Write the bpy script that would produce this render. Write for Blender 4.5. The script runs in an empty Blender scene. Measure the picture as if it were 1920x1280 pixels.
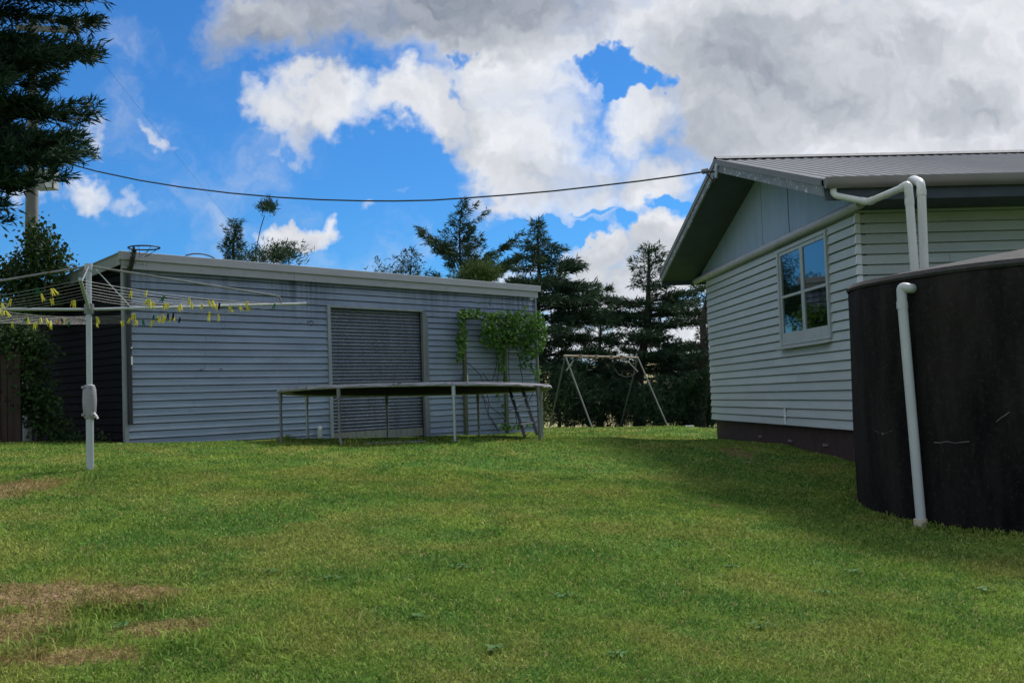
import bpy, math, random
import numpy as np
from mathutils import Vector, Matrix
R = math.radians
random.seed(7)
rng = np.random.default_rng(11)
scn = bpy.context.scene
col = scn.collection

# ------------------------------------------------------------------ camera
F = 2000.0; CX, CY = 960.0, 640.0
EYE = np.array([0.0, 0.0, 1.6])
PITCH, ROLL = R(2.94), R(-2.025)
_f = np.array([0, math.cos(PITCH), math.sin(PITCH)]); _r = np.array([1.0, 0, 0]); _u = np.cross(_r, _f)
RT = math.cos(ROLL)*_r + math.sin(ROLL)*_u
UP = -math.sin(ROLL)*_r + math.cos(ROLL)*_u
FW = _f
def ray(px, py):
    d = FW + (px-CX)/F*RT - (py-CY)/F*UP
    return d/np.linalg.norm(d)
def at(px, py, Y):                      # world point seen at a pixel of the photo at depth Y
    d = ray(px, py); return EYE + d*(Y/d[1])
def on(px, py, p0, n):                  # ... on a plane
    d = ray(px, py); n = np.asarray(n, float)
    return EYE + d*(np.dot(np.asarray(p0)-EYE, n)/np.dot(d, n))
cam = bpy.data.cameras.new('camera'); co = bpy.data.objects.new('camera', cam); col.objects.link(co)
M = Matrix(((RT[0], UP[0], -FW[0], EYE[0]), (RT[1], UP[1], -FW[1], EYE[1]), (RT[2], UP[2], -FW[2], EYE[2]), (0, 0, 0, 1)))
co.matrix_world = M
cam.sensor_width = 36; cam.lens = F/1920*36; cam.clip_start = .1; cam.clip_end = 6000
scn.camera = co

# ------------------------------------------------------------------ tagging / building
def tag(o, label=None, cat=None, group=None, kind=None):
    if label: o['label'] = label
    if cat: o['category'] = cat
    if group: o['group'] = group
    if kind: o['kind'] = kind
    return o
def empty(name, loc, label, cat, group=None):
    o = bpy.data.objects.new(name, None); col.objects.link(o)
    o.location = tuple(float(v) for v in loc); o.empty_display_size = .2
    return tag(o, label, cat, group)
def rootloc(p):
    v = Vector((0, 0, 0))
    while p is not None: v += p.location; p = p.parent
    return np.array(v)
class MB:
    def __init__(s): s.v = []; s.f = []; s.n = 0
    def add(s, vs, fs):
        s.v.extend([tuple(map(float, p)) for p in vs]); s.f.extend([tuple(i+s.n for i in f) for f in fs]); s.n = len(s.v); return s
    def box(s, c, ax, ay, az, hx, hy, hz):     # centre, three unit axes, half sizes
        c = np.array(c, float); ax = np.array(ax, float)*hx; ay = np.array(ay, float)*hy; az = np.array(az, float)*hz
        vs = [c+sx*ax+sy*ay+sz*az for sz in (-1, 1) for sy in (-1, 1) for sx in (-1, 1)]
        fs = [(0, 2, 3, 1), (4, 5, 7, 6), (0, 1, 5, 4), (2, 6, 7, 3), (0, 4, 6, 2), (1, 3, 7, 5)]
        if np.dot(np.cross(ax, ay), az) < 0: fs = [f[::-1] for f in fs]
        return s.add(vs, fs)
    def beam(s, a, b, n, w, h):                # box from a to b, n = sideways axis, w across n, h across the third
        a = np.array(a, float); b = np.array(b, float); d = b-a; L = np.linalg.norm(d); d = d/L
        n = np.array(n, float); n = n-d*np.dot(n, d); n /= np.linalg.norm(n)
        return s.box((a+b)/2, d, n, np.cross(d, n), L/2, w/2, h/2)
    def tube(s, pts, r, k=10, cap=True):
        pts = [np.array(p, float) for p in pts]; m = len(pts)
        rs = r if hasattr(r, '__len__') else [r]*m
        t = [(pts[min(i+1, m-1)]-pts[max(i-1, 0)]) for i in range(m)]; t = [x/(np.linalg.norm(x)+1e-9) for x in t]
        ref = np.array([0, 0, 1.]) if abs(t[0][2]) < .9 else np.array([1., 0, 0])
        a = np.cross(t[0], ref); a /= np.linalg.norm(a); vs = []
        for i in range(m):
            a = a-t[i]*np.dot(a, t[i]); a /= np.linalg.norm(a); b = np.cross(t[i], a)
            for j in range(k):
                q = 2*math.pi*j/k; vs.append(pts[i]+rs[i]*(math.cos(q)*a+math.sin(q)*b))
        fs = [(i*k+j, i*k+(j+1) % k, (i+1)*k+(j+1) % k, (i+1)*k+j) for i in range(m-1) for j in range(k)]
        if cap: fs += [tuple(range(k))[::-1], tuple((m-1)*k+j for j in range(k))]
        return s.add(vs, fs)
    def poly(s, pts, n, th):                   # planar polygon extruded by th along n
        pts = [np.array(p, float) for p in pts]; n = np.array(n, float); m = len(pts)
        vs = pts+[p+n*th for p in pts]
        fs = [tuple(range(m))[::-1], tuple(range(m, 2*m))]+[(i, (i+1) % m, m+(i+1) % m, m+i) for i in range(m)]
        return s.add(vs, fs)
    def build(s, name, mat, parent=None, smooth=False, bevel=0):
        off = rootloc(parent) if parent is not None else np.zeros(3)
        me = bpy.data.meshes.new(name); me.from_pydata([tuple(np.array(p)-off) for p in s.v], [], s.f); me.update()
        o = bpy.data.objects.new(name, me); col.objects.link(o); me.materials.append(mat)
        if smooth:
            for p in me.polygons: p.use_smooth = True
            me.set_sharp_from_angle(angle=R(38))
        if parent is not None: o.parent = parent
        if bevel:
            b = o.modifiers.new('bevel', 'BEVEL'); b.width = bevel; b.segments = 2; b.limit_method = 'ANGLE'
        return o
def build_np(name, V, nf, k, mat, parent=None, attr=None):   # V: (nf*k,3) verts, every face has k own verts
    off = rootloc(parent) if parent is not None else np.zeros(3)
    V = (V-off).astype(np.float32); me = bpy.data.meshes.new(name)
    me.vertices.add(len(V)); me.vertices.foreach_set('co', V.ravel())
    me.loops.add(nf*k); me.loops.foreach_set('vertex_index', np.arange(nf*k, dtype=np.int32))
    me.polygons.add(nf); me.polygons.foreach_set('loop_start', np.arange(0, nf*k, k, dtype=np.int32))
    me.polygons.foreach_set('loop_total', np.full(nf, k, dtype=np.int32)); me.update(calc_edges=True)
    if attr is not None:
        a = me.attributes.new('rnd', 'FLOAT', 'POINT'); a.data.foreach_set('value', np.repeat(attr, k).astype(np.float32))
    me.materials.append(mat)
    o = bpy.data.objects.new(name, me); col.objects.link(o)
    if parent is not None: o.parent = parent
    return o

# ------------------------------------------------------------------ materials
class NT:
    def __init__(s, tree): s.t = tree; s.N = tree.nodes; s.L = tree.links
    def n(s, typ, **kw):
        x = s.N.new(typ)
        for k, v in kw.items(): setattr(x, k, v)
        return x
    def put(s, a, b):
        if hasattr(a, 'is_output') or hasattr(a, 'links'): s.L.new(a, b)
        else: b.default_value = a
    def m(s, op, a, b=0.0, c=None, clamp=False):
        x = s.n('ShaderNodeMath', operation=op); x.use_clamp = clamp
        s.put(a, x.inputs[0]); s.put(b, x.inputs[1])
        if c is not None: s.put(c, x.inputs[2])
        return x.outputs[0]
    def vm(s, op, a, b=None):
        x = s.n('ShaderNodeVectorMath', operation=op); s.put(a, x.inputs[0])
        if b is not None: s.put(b, x.inputs[1])
        return x.outputs['Value'] if op in ('LENGTH', 'DOT_PRODUCT') else x.outputs[0]
    def noise(s, vec, scale, detail=4, rough=.55, dim='3D', lac=2.0):
        x = s.n('ShaderNodeTexNoise', noise_dimensions=dim); x.inputs['Scale'].default_value = scale
        x.inputs['Detail'].default_value = detail; x.inputs['Roughness'].default_value = rough; x.inputs['Lacunarity'].default_value = lac
        if vec is not None: s.L.new(vec, x.inputs['Vector'])
        return x
    def rng(s, v, a, b, c=0., d=1., smooth=False):
        x = s.n('ShaderNodeMapRange'); x.interpolation_type = 'SMOOTHSTEP' if smooth else 'LINEAR'
        s.put(v, x.inputs[0]); 
        for i, q in enumerate((a, b, c, d)): s.put(q, x.inputs[i+1])
        return x.outputs[0]
    def mix(s, f, a, b, typ='MIX'):
        x = s.n('ShaderNodeMix', data_type='RGBA', blend_type=typ); s.put(f, x.inputs[0])
        s.put(a if hasattr(a, 'links') else (*a[:3], 1), x.inputs[6]); s.put(b if hasattr(b, 'links') else (*b[:3], 1), x.inputs[7])
        return x.outputs[2]
    def mapping(s, vec, sc):
        return s.vm('MULTIPLY', vec, tuple(sc))
def newmat(name):
    m = bpy.data.materials.new(name); m.use_nodes = True; t = NT(m.node_tree)
    b = m.node_tree.nodes['Principled BSDF']; return m, t, b
def pos(t): return t.n('ShaderNodeNewGeometry').outputs['Position']
def mat_basic(name, c, rough=.6, c2=None, sc=(3, 3, 3), amt=.5, metal=0., bump=0., bsc=60, spec=.5, spots=None, spot_thr=.62, spot_sc=(9, 9, 9)):
    m, t, b = newmat(name); p = pos(t)
    c2 = c2 or tuple(x*.75 for x in c)
    n1 = t.noise(t.mapping(p, sc), 1.0, 6, .6).outputs[0]
    f = t.rng(n1, .35, .68, 0, amt)
    o = t.mix(f, c, c2)
    if spots:
        n2 = t.noise(t.mapping(p, spot_sc), 1.0, 8, .65).outputs[0]
        o = t.mix(t.rng(n2, spot_thr, spot_thr+.03), o, spots)
    t.L.new(o, b.inputs['Base Color']); b.inputs['Metallic'].default_value = metal
    r = t.noise(t.mapping(p, sc), 4.0, 3).outputs[0]
    t.L.new(t.rng(r, .3, .7, rough-.08, min(1, rough+.1)), b.inputs['Roughness'])
    b.inputs['Specular IOR Level'].default_value = spec
    if bump:
        bn = t.n('ShaderNodeBump'); bn.inputs['Strength'].default_value = bump; bn.inputs['Distance'].default_value = .01
        t.L.new(t.noise(p, bsc, 4).outputs[0], bn.inputs['Height']); t.L.new(bn.outputs[0], b.inputs['Normal'])
    return m
def mat_board(name, c, c2, dirt, streak=.5, stop=None, axis=(1, 0, 0), rough=.55, spec=.35, brd=(.62, .125)):   # painted timber, grain along the wall, run-down streaks
    m, t, b = newmat(name); p = pos(t)
    s = t.vm('DOT_PRODUCT', p, axis); z = t.n('ShaderNodeSeparateXYZ'); t.L.new(p, z.inputs[0])
    v = t.n('ShaderNodeCombineXYZ'); t.L.new(s, v.inputs[0]); t.L.new(z.outputs[2], v.inputs[1]); v = v.outputs[0]
    n1 = t.noise(t.mapping(v, (.9, 5, 1)), 1.0, 6, .6).outputs[0]
    o = t.mix(t.rng(n1, .35, .65), c, c2)
    zb = t.m('FLOOR', t.m('DIVIDE', t.m('SUBTRACT', z.outputs[2], brd[0]), brd[1]))
    sb = t.m('FLOOR', t.m('ADD', t.m('DIVIDE', s, 3.1), t.m('MULTIPLY', zb, .37)))
    cb = t.n('ShaderNodeCombineXYZ'); t.L.new(sb, cb.inputs[0]); t.L.new(zb, cb.inputs[1]); wn_ = t.n('ShaderNodeTexWhiteNoise', noise_dimensions='2D'); t.L.new(cb.outputs[0], wn_.inputs[0])
    o = t.mix(t.m('MULTIPLY', wn_.outputs[0], .45), o, tuple(x*.62 for x in c))
    gr = t.noise(t.mapping(v, (6, 160, 1)), 1.0, 5, .7).outputs[0]
    o = t.mix(t.rng(gr, .45, .7, 0, .5), o, tuple(x*.62 for x in c))
    big = t.noise(t.mapping(v, (1.6, 1.6, 1)), 1.0, 5, .6).outputs[0]
    pit = t.noise(t.mapping(v, (26, 60, 1)), 1.0, 8, .75).outputs[0]
    f = t.m('MULTIPLY', t.rng(pit, .52, .64), t.rng(big, .44, .6), clamp=True)
    o = t.mix(t.m('MULTIPLY', f, .55), o, dirt)
    if stop is not None:
        st = t.noise(t.mapping(v, (9, .35, 1)), 1.0, 7, .7).outputs[0]
        sp = t.noise(t.mapping(v, (.45, 0, 1)), 1.0, 2, .5).outputs[0]
        g = t.m('MULTIPLY', t.rng(st, .43, .56), t.rng(z.outputs[2], stop-1.0, stop), clamp=True)
        g = t.m('MULTIPLY', g, t.rng(sp, .42, .6), clamp=True)
        o = t.mix(t.m('MULTIPLY', g, streak), o, dirt)
    t.L.new(o, b.inputs['Base Color']); b.inputs['Roughness'].default_value = rough
    b.inputs['Specular IOR Level'].default_value = spec
    bn = t.n('ShaderNodeBump'); bn.inputs['Strength'].default_value = .35; bn.inputs['Distance'].default_value = .004
    t.L.new(gr, bn.inputs['Height']); t.L.new(bn.outputs[0], b.inputs['Normal'])
    return m
def mat_leaf(name, a, b_, c, rough=.6, trans=.25, vs=1.2):
    m, t, b = newmat(name)
    at_ = t.n('ShaderNodeAttribute', attribute_name='rnd').outputs['Fac']
    n1 = t.noise(pos(t), vs, 4).outputs[0]
    o = t.mix(at_, a, b_); o = t.mix(t.rng(n1, .4, .68, 0, .75), o, c)
    t.L.new(o, b.inputs['Base Color']); b.inputs['Roughness'].default_value = rough; b.inputs['Specular IOR Level'].default_value = .12
    tr = t.n('ShaderNodeBsdfTranslucent'); t.L.new(o, tr.inputs[0]); mx = t.n('ShaderNodeMixShader'); mx.inputs[0].default_value = trans
    t.L.new(b.outputs[0], mx.inputs[1]); t.L.new(tr.outputs[0], mx.inputs[2])
    t.L.new(mx.outputs[0], m.node_tree.nodes['Material Output'].inputs[0])
    return m

# ------------------------------------------------------------------ frames of the two buildings
Z = np.array([0, 0, 1.0])
SY = R(41.4); SD = np.array([math.sin(SY), math.cos(SY), 0]); SN = np.array([SD[1], -SD[0], 0])   # shed: along, outward
S0 = at(237, 690, 17.6)*[1, 1, 0]
HY = R(-3.62); GD = np.array([math.sin(HY), math.cos(HY), 0]); GN = np.array([-GD[1], GD[0], 0])   # gable wall: away, outward (left)
LD = -GN; LN = -GD                                                                                  # long wall: right, outward (to camera)
H0 = at(1607.5, 458, 14.0)*[1, 1, 0]
def sh(s, out, z): return S0+SD*s+SN*out+Z*z
def gb(s, out, z): return H0+GD*s+GN*out+Z*z
def lg(s, out, z): return H0+LD*s+LN*out+Z*z
def s_on_shed(px, py): p = on(px, py, S0, SN); return float(np.dot(p-S0, SD)), float(p[2])
def s_on_gable(px, py, out=0): p = on(px, py, H0+GN*out, GN); return float(np.dot(p-H0, GD)), float(p[2])
def s_on_long(px, py, out=0): p = on(px, py, H0+LN*out, LN); return float(np.dot(p-H0, LD)), float(p[2])
SLEN = s_on_shed(1004, 640)[0]
GLEN = s_on_gable(1331, 660)[0]
print('shed S0', S0, 'len', SLEN, 'topL', s_on_shed(225, 473), 'topR', s_on_shed(1008, 538), 'botL', s_on_shed(237, 832), 'botR', s_on_shed(1008, 808))
print('house H0', H0, 'len', GLEN, 'bot', s_on_gable(1592, 804), s_on_gable(1336, 786), 'band', s_on_gable(1600, 398), s_on_gable(1340, 520))
print('ground house', s_on_gable(1592, 862), s_on_gable(1340, 822))

# ------------------------------------------------------------------ ground heights (thin plate through measured contact points)
GP = []
def gp(x, y, z): GP.append((x, y, z))
for px, py, Y in ((237, 833, 17.6), (168, 880, 11.76), (657, 834, 15.0), (871, 828, 15.0), (1013, 824, 16.4), (535, 829, 16.2), (1110, 801, 27.2), (1252, 801, 28.0), (1030, 806, 29.3), (40, 832, 16.6)):
    p = at(px, py, Y); gp(*p)
for q in (s_on_shed(620, 826), s_on_shed(1008, 809)): p = sh(q[0], 0, q[1]); gp(*p)
for q in (s_on_gable(1592, 864), s_on_gable(1340, 824)): p = gb(q[0], 0, q[1]); gp(*p)
for px, py, zz in ((1640, 968, .27), (1722, 994, .24), (1920, 1010, .22)):
    p = on(px, py, (0, 0, zz), Z); gp(*p)
for q in ((0, 0, .05), (-4, 0, .2), (4, 0, -.1), (-3.2, 6, .5), (3, 5, .05), (0, 5, .27), (0, 9, .55), (-12, 8, 1.0), (10, 10, .2), (-14, 20, 1.2), (12, 20, .3), (8, 28, .4), (-8, 30, .8), (0, 33, .45), (0, -6, -.1), (-10, -2, .3), (10, -2, -.3)): gp(*q)
GP = np.array(GP)
def _phi(r2): return .5*r2*np.log(r2+1e-9)
_n = len(GP); _A = np.zeros((_n+3, _n+3)); _d2 = ((GP[:, None, :2]-GP[None, :, :2])**2).sum(-1)
_A[:_n, :_n] = _phi(_d2)+np.eye(_n)*.6; _A[:_n, _n:] = np.c_[np.ones(_n), GP[:, :2]]; _A[_n:, :_n] = _A[:_n, _n:].T
_W = np.linalg.solve(_A, np.r_[GP[:, 2], 0, 0, 0])
def gz(x, y):
    x = np.atleast_1d(np.asarray(x, float)); y = np.atleast_1d(np.asarray(y, float))
    xc = np.clip(x, -16, 14); yc = np.clip(y, -6, 33)
    out = _W[_n]+_W[_n+1]*xc+_W[_n+2]*yc
    for i in range(_n): out = out+_W[i]*_phi((xc-GP[i, 0])**2+(yc-GP[i, 1])**2)
    fall = np.clip((y-30.5)/60, 0, 1); fall = np.clip(y-30.5, 0, 5)**2*.03+np.clip(y-35.5, 0, 200)*.16
    fall = np.minimum(fall, 22)
    d = np.hypot(x, y); hill = np.clip((d-260)/330, 0, 1); hill = hill*hill*(3-2*hill)
    h2 = hill*(26+9*np.sin(x*.011+1)+6*np.sin(x*.027+y*.01))
    und = .02*np.sin(x*1.7+.6*y)*np.sin(y*1.3)+.012*np.sin(x*3.9)*np.sin(y*3.1+1)
    return out-fall+h2+und
def g1(x, y): return float(gz(x, y)[0])

# ------------------------------------------------------------------ materials list
m_shed = mat_board('shed_paint', (.31, .375, .48), (.225, .285, .385), (.07, .09, .12), streak=1.0, stop=4.0, axis=tuple(SD))
m_shed_side_shade = mat_board('shed_side_painted_shade', (.020, .022, .027), (.012, .014, .018), (.01, .01, .01), axis=tuple(SN), rough=.95, spec=.08)  # same boards as the front; tree shade is put into this near-black colour
m_house = mat_board('house_paint', (.52, .575, .575), (.45, .51, .515), (.2, .21, .2), streak=.0, axis=(.6, .8, 0), brd=(.985, .1365))
m_fascia = mat_basic('fascia_paint', (.36, .37, .39), .5, (.28, .29, .31), (2, 2, 8), .6, spots=(.18, .2, .18), spot_thr=.64, spot_sc=(6, 6, 20))
m_trim = mat_basic('corner_board', (.30, .33, .36), .6, (.2, .22, .24), (6, 6, 1.5), .7, spots=(.12, .12, .12), spot_thr=.66)
m_steel = mat_basic('galvanised_steel', (.42, .46, .48), .45, (.3, .34, .37), (8, 8, 2), .7, metal=.35)
m_steel_d = mat_basic('aged_steel', (.20, .215, .22), .55, (.11, .11, .115), (10, 10, 4), .8, metal=.3, spots=(.12, .06, .035), spot_thr=.64)
m_black = mat_basic('black_metal', (.012, .014, .018), .45, (.03, .03, .035), (6, 6, 2), .5)
m_blackmat = mat_basic('trampoline_mat', (.007, .007, .011), .95, (.012, .012, .017), (10, 10, 10), .5, spec=.1)
m_pad = mat_basic('trampoline_pad', (.33, .32, .38), .6, (.17, .17, .21), (4, 4, 9), .9, spots=(.07, .07, .08), spot_thr=.6)
m_rim = mat_basic('dull_rim_tube', (.36, .355, .40), .5, (.2, .2, .22), (7, 7, 7), .9)
m_roller = mat_basic('roller_door_steel', (.175, .20, .275), .6, (.105, .12, .17), (5, 5, 1.2), .9, spots=(.37, .39, .43), spot_thr=.56, spot_sc=(26, 26, 60), metal=.15)
m_oldwood = mat_basic('weathered_timber', (.27, .28, .25), .85, (.15, .155, .13), (14, 14, 1.2), .8, bump=.3, bsc=40, spots=(.09, .09, .07), spot_thr=.62, spot_sc=(8, 8, 2))
m_greywood = mat_basic('grey_door_post', (.20, .215, .225), .8, (.11, .12, .125), (14, 14, 1.0), .8, bump=.3, bsc=40)
m_mossy = mat_basic('mossy_post', (.11, .12, .075), .9, (.055, .06, .04), (10, 10, 1.5), .9, bump=.3)
m_brownwood = mat_basic('brown_paling', (.045, .026, .018), .85, (.02, .012, .009), (12, 12, 1), .8, bump=.3)
m_roof = mat_basic('painted_roof', (.17, .178, .19), .7, (.14, .147, .16), (1.5, 1.5, 1.5), .6, spec=.2)
m_roofedge = mat_basic('roof_flashing', (.19, .20, .215), .85, (.16, .17, .18), (4, 4, 4), .6)
m_barge = mat_basic('peeling_bargeboard', (.20, .22, .235), .7, (.14, .155, .165), (4, 4, 4), .8, spots=(.55, .57, .57), spot_thr=.575, spot_sc=(9, 9, 20), bump=.2)
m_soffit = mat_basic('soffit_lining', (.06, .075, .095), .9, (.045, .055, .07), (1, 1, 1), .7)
m_gable = mat_basic('gable_sheet', (.27, .36, .44), .5, (.21, .29, .37), (3, 3, .5), .7, spots=(.13, .17, .2), spot_thr=.68, spot_sc=(8, 8, .8))
m_gutter = mat_basic('brown_gutter', (.20, .185, .175), .4, (.15, .14, .135), (3, 3, 3), .6)
m_pvc = mat_basic('white_pvc', (.62, .63, .60), .35, (.5, .52, .47), (5, 5, 1.4), .8, spots=(.30, .33, .2), spot_thr=.67, spot_sc=(5, 5, 4))
m_pvcgrey = mat_basic('weathered_pvc', (.48, .51, .53), .4, (.4, .42, .43), (5, 5, 1.4), .6)
m_concrete_y = mat_basic('stained_collar', (.55, .5, .4), .8, (.42, .36, .25), (12, 12, 5), .9)
m_band = mat_basic('dull_white_moulding', (.47, .46, .50), .5, (.34, .34, .37), (3, 3, 12), .7)
m_window = mat_basic('window_joinery', (.42, .46, .46), .5, (.33, .37, .36), (6, 6, 6), .6, spots=(.2, .22, .2), spot_thr=.66)
m_soaker = mat_basic('white_corner_flashing', (.80, .82, .84), .35, (.6, .62, .65), (9, 9, 3), .6)
m_foundation = mat_basic('maroon_base', (.050, .024, .022), .8, (.028, .014, .013), (5, 5, 2), .9, bump=.3)
m_vent = mat_basic('vent_block', (.16, .15, .15), .9)
m_tank = None
m_bark = mat_basic('bark', (.055, .045, .036), .9, (.025, .021, .018), (8, 8, 2), .9, bump=.6, bsc=14)
m_pole = mat_basic('pole_concrete', (.20, .20, .18), .8, (.12, .12, .11), (5, 5, 1), .8)
m_box = mat_basic('pole_box', (.33, .35, .33), .6)
m_cable = mat_basic('cable_sheath', (.045, .05, .055), .6)
m_cable2 = mat_basic('pale_cable', (.30, .30, .26), .6)
m_white = mat_basic('white_plastic', (.75, .75, .73), .5, (.6, .6, .58))
m_rust = mat_basic('rusty_beam', (.30, .26, .22), .7, (.24, .12, .075), (9, 9, 9), 1.0, spots=(.17, .07, .04), spot_thr=.55)
m_swing = mat_basic('swing_leg', (.17, .17, .155), .7, (.11, .11, .10), (6, 6, 3), .8)
m_swing_d = mat_basic('swing_leg_dull', (.10, .10, .095), .7)
m_stem = mat_basic('vine_stem', (.06, .055, .04), .9)
m_ink = mat_basic('marker_ink', (.045, .06, .09), .8)
m_green_ink = mat_basic('faint_marker', (.20, .22, .21), .8)
m_orangepipe = mat_basic('pipe', (.4, .42, .4), .6)
m_curtain = mat_basic('curtain', (.5, .5, .52), .9)
m_inside = mat_basic('dark_room', (.03, .033, .036), .9)
# tank: black weathered concrete, vertical runs and pale scratches
m_tank, t, b = newmat('blackened_concrete'); p = pos(t)
n1 = t.noise(t.mapping(p, (2.4, 2.4, .55)), 1.0, 8, .7).outputs[0]
o = t.mix(t.rng(n1, .38, .68), (.006, .006, .0065), (.027, .024, .022))
n2 = t.noise(t.mapping(p, (1.2, 1.2, .15)), 1.0, 4, .6).outputs[0]
o = t.mix(t.rng(n2, .58, .74, 0, .6), o, (.040, .026, .015))
n3 = t.noise(p, 22, 8, .8).outputs[0]
o = t.mix(t.rng(n3, .52, .72, 0, .4), o, (.07, .065, .06))
t.L.new(o, b.inputs['Base Color']); b.inputs['Roughness'].default_value = .9; b.inputs['Specular IOR Level'].default_value = .09
bn = t.n('ShaderNodeBump'); bn.inputs['Strength'].default_value = .5; bn.inputs['Distance'].default_value = .01
t.L.new(t.noise(p, 30, 6, .7).outputs[0], bn.inputs['Height']); t.L.new(bn.outputs[0], b.inputs['Normal'])
# glass
m_glass, t, b = newmat('window_glass')
gl = t.n('ShaderNodeBsdfGlossy'); gl.inputs['Color'].default_value = (.9, .93, .95, 1); gl.inputs['Roughness'].default_value = .02
tr = t.n('ShaderNodeBsdfTransparent'); tr.inputs[0].default_value = (.86, .9, .91, 1)
fr = t.n('ShaderNodeFresnel'); fr.inputs[0].default_value = 2.0
mx = t.n('ShaderNodeMixShader'); t.L.new(t.m('ADD', fr.outputs[0], .06, clamp=True), mx.inputs[0]); t.L.new(tr.outputs[0], mx.inputs[1]); t.L.new(gl.outputs[0], mx.inputs[2])
t.L.new(mx.outputs[0], m_glass.node_tree.nodes['Material Output'].inputs[0])

# ------------------------------------------------------------------ lawn
BROWN = []
for px, py, rx, ry in ((60, 1155, 260, 26), (240, 1150, 110, 22), (30, 1010, 90, 20), (130, 1235, 150, 18), (1340, 955, 40, 7), (1380, 885, 70, 18), (300, 1190, 120, 16), (40, 1190, 120, 30)):
    p = on(px, py, (0, 0, .4), Z); q = on(px+rx, py, (0, 0, .4), Z); w = on(px, py-ry, (0, 0, .4), Z)
    BROWN.append((p[0], p[1], abs(q[0]-p[0]), abs(w[1]-p[1])))
def lawn_color(t):
    p = pos(t); n_big = t.noise(p, .55, 4, .6).outputs[0]; n_mid = t.noise(p, 2.1, 5, .6).outputs[0]; n_sm = t.noise(p, 9, 5, .7).outputs[0]
    n_b2 = t.noise(t.vm('ADD', p, (31, 7, 3)), .9, 4, .6).outputs[0]
    o = t.mix(t.rng(n_big, .38, .62), (.105, .255, .035), (.245, .375, .055))
    o = t.mix(t.rng(n_mid, .45, .58, 0, .85), o, (.06, .21, .03))
    o = t.mix(t.rng(n_b2, .49, .63, 0, .65), o, (.36, .35, .085))
    o = t.mix(t.rng(n_sm, .55, .7, 0, .6), o, (.33, .25, .10))
    br = None
    for i, (x, y, a, b_) in enumerate(BROWN):
        d = t.vm('LENGTH', t.vm('MULTIPLY', t.vm('SUBTRACT', p, (x, y, 0)), (1/a, 1/b_, 0)))
        v = t.rng(d, .25, 1.25, 1., 0.) ; w = .55 if i in (4, 5) else 1.
        v = t.m('MULTIPLY', v, w); br = v if br is None else t.m('MAXIMUM', br, v)
    nz = t.noise(p, 5.5, 6, .7).outputs[0]
    br = t.rng(t.m('ADD', br, t.m('MULTIPLY', t.m('SUBTRACT', nz, .5), 1.8)), .38, .6, 0, 1)
    return o, br, p, n_sm
m_lawn, t, b = newmat('lawn_soil_and_thatch'); o, br, p, ns = lawn_color(t)
fine = t.noise(p, 55, 5, .75).outputs[0]
o = t.mix(t.rng(fine, .42, .62), t.mix(.75, o, (.02, .035, .010)), o)
soil = t.mix(t.rng(t.noise(p, 30, 6, .8).outputs[0], .4, .6), (.08, .045, .026), (.46, .31, .18))
o = t.mix(br, o, soil)
far = t.rng(t.vm('LENGTH', p), 60, 130); fn = t.noise(p, .012, 5, .6).outputs[0]
o = t.mix(far, o, t.mix(t.rng(fn, .42, .58), (.16, .2, .06), (.34, .29, .16)))
t.L.new(o, b.inputs['Base Color']); b.inputs['Roughness'].default_value = .9; b.inputs['Specular IOR Level'].default_value = .1
bn = t.n('ShaderNodeBump'); bn.inputs['Strength'].default_value = .8; bn.inputs['Distance'].default_value = .03
t.L.new(t.noise(p, 40, 6, .8).outputs[0], bn.inputs['Height']); t.L.new(bn.outputs[0], b.inputs['Normal'])
m_grass, t, b = newmat('grass_blades'); o, br, p, ns = lawn_color(t)
at_ = t.n('ShaderNodeAttribute', attribute_name='rnd').outputs['Fac']
o = t.mix(t.rng(at_, 0, .82, 0, 1), t.mix(.62, o, (.018, .045, .010)), t.mix(.35, o, (.42, .52, .13)))
o = t.mix(t.m('GREATER_THAN', at_, .955), o, (.42, .36, .17))
o = t.mix(t.m('MULTIPLY', br, .6), o, (.26, .17, .08))
t.L.new(o, b.inputs['Base Color']); b.inputs['Roughness'].default_value = .75; b.inputs['Specular IOR Level'].default_value = .08
tr = t.n('ShaderNodeBsdfTranslucent'); t.L.new(o, tr.inputs[0]); mx = t.n('ShaderNodeMixShader'); mx.inputs[0].default_value = .3
t.L.new(b.outputs[0], mx.inputs[1]); t.L.new(tr.outputs[0], mx.inputs[2]); t.L.new(mx.outputs[0], m_grass.node_tree.nodes['Material Output'].inputs[0])

def axis(a, b, n, far, m):
    c = np.linspace(a, b, n); e = np.geomspace(1, far, m)-1
    return np.r_[(a-e[::-1][:-1]), c, (b+e[1:])]
xs = axis(-18, 18, 145, 2500, 40); ys = axis(-4, 44, 193, 2500, 46)
XX, YY = np.meshgrid(xs, ys); ZZ = gz(XX.ravel(), YY.ravel()).reshape(XX.shape)
me = bpy.data.meshes.new('lawn'); nx, ny = len(xs), len(ys)
vid = np.arange(nx*ny).reshape(ny, nx)
me.from_pydata(np.c_[XX.ravel(), YY.ravel(), ZZ.ravel()].tolist(), [], np.stack([vid[:-1, :-1], vid[:-1, 1:], vid[1:, 1:], vid[1:, :-1]], -1).reshape(-1, 4).tolist())
me.materials.append(m_lawn)
for q in me.polygons: q.use_smooth = True
o = bpy.data.objects.new('lawn', me); col.objects.link(o); tag(o, 'sloping mown lawn with dry brown patches, falling away to far paddocks', 'lawn', kind='structure')

TC = None
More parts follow.
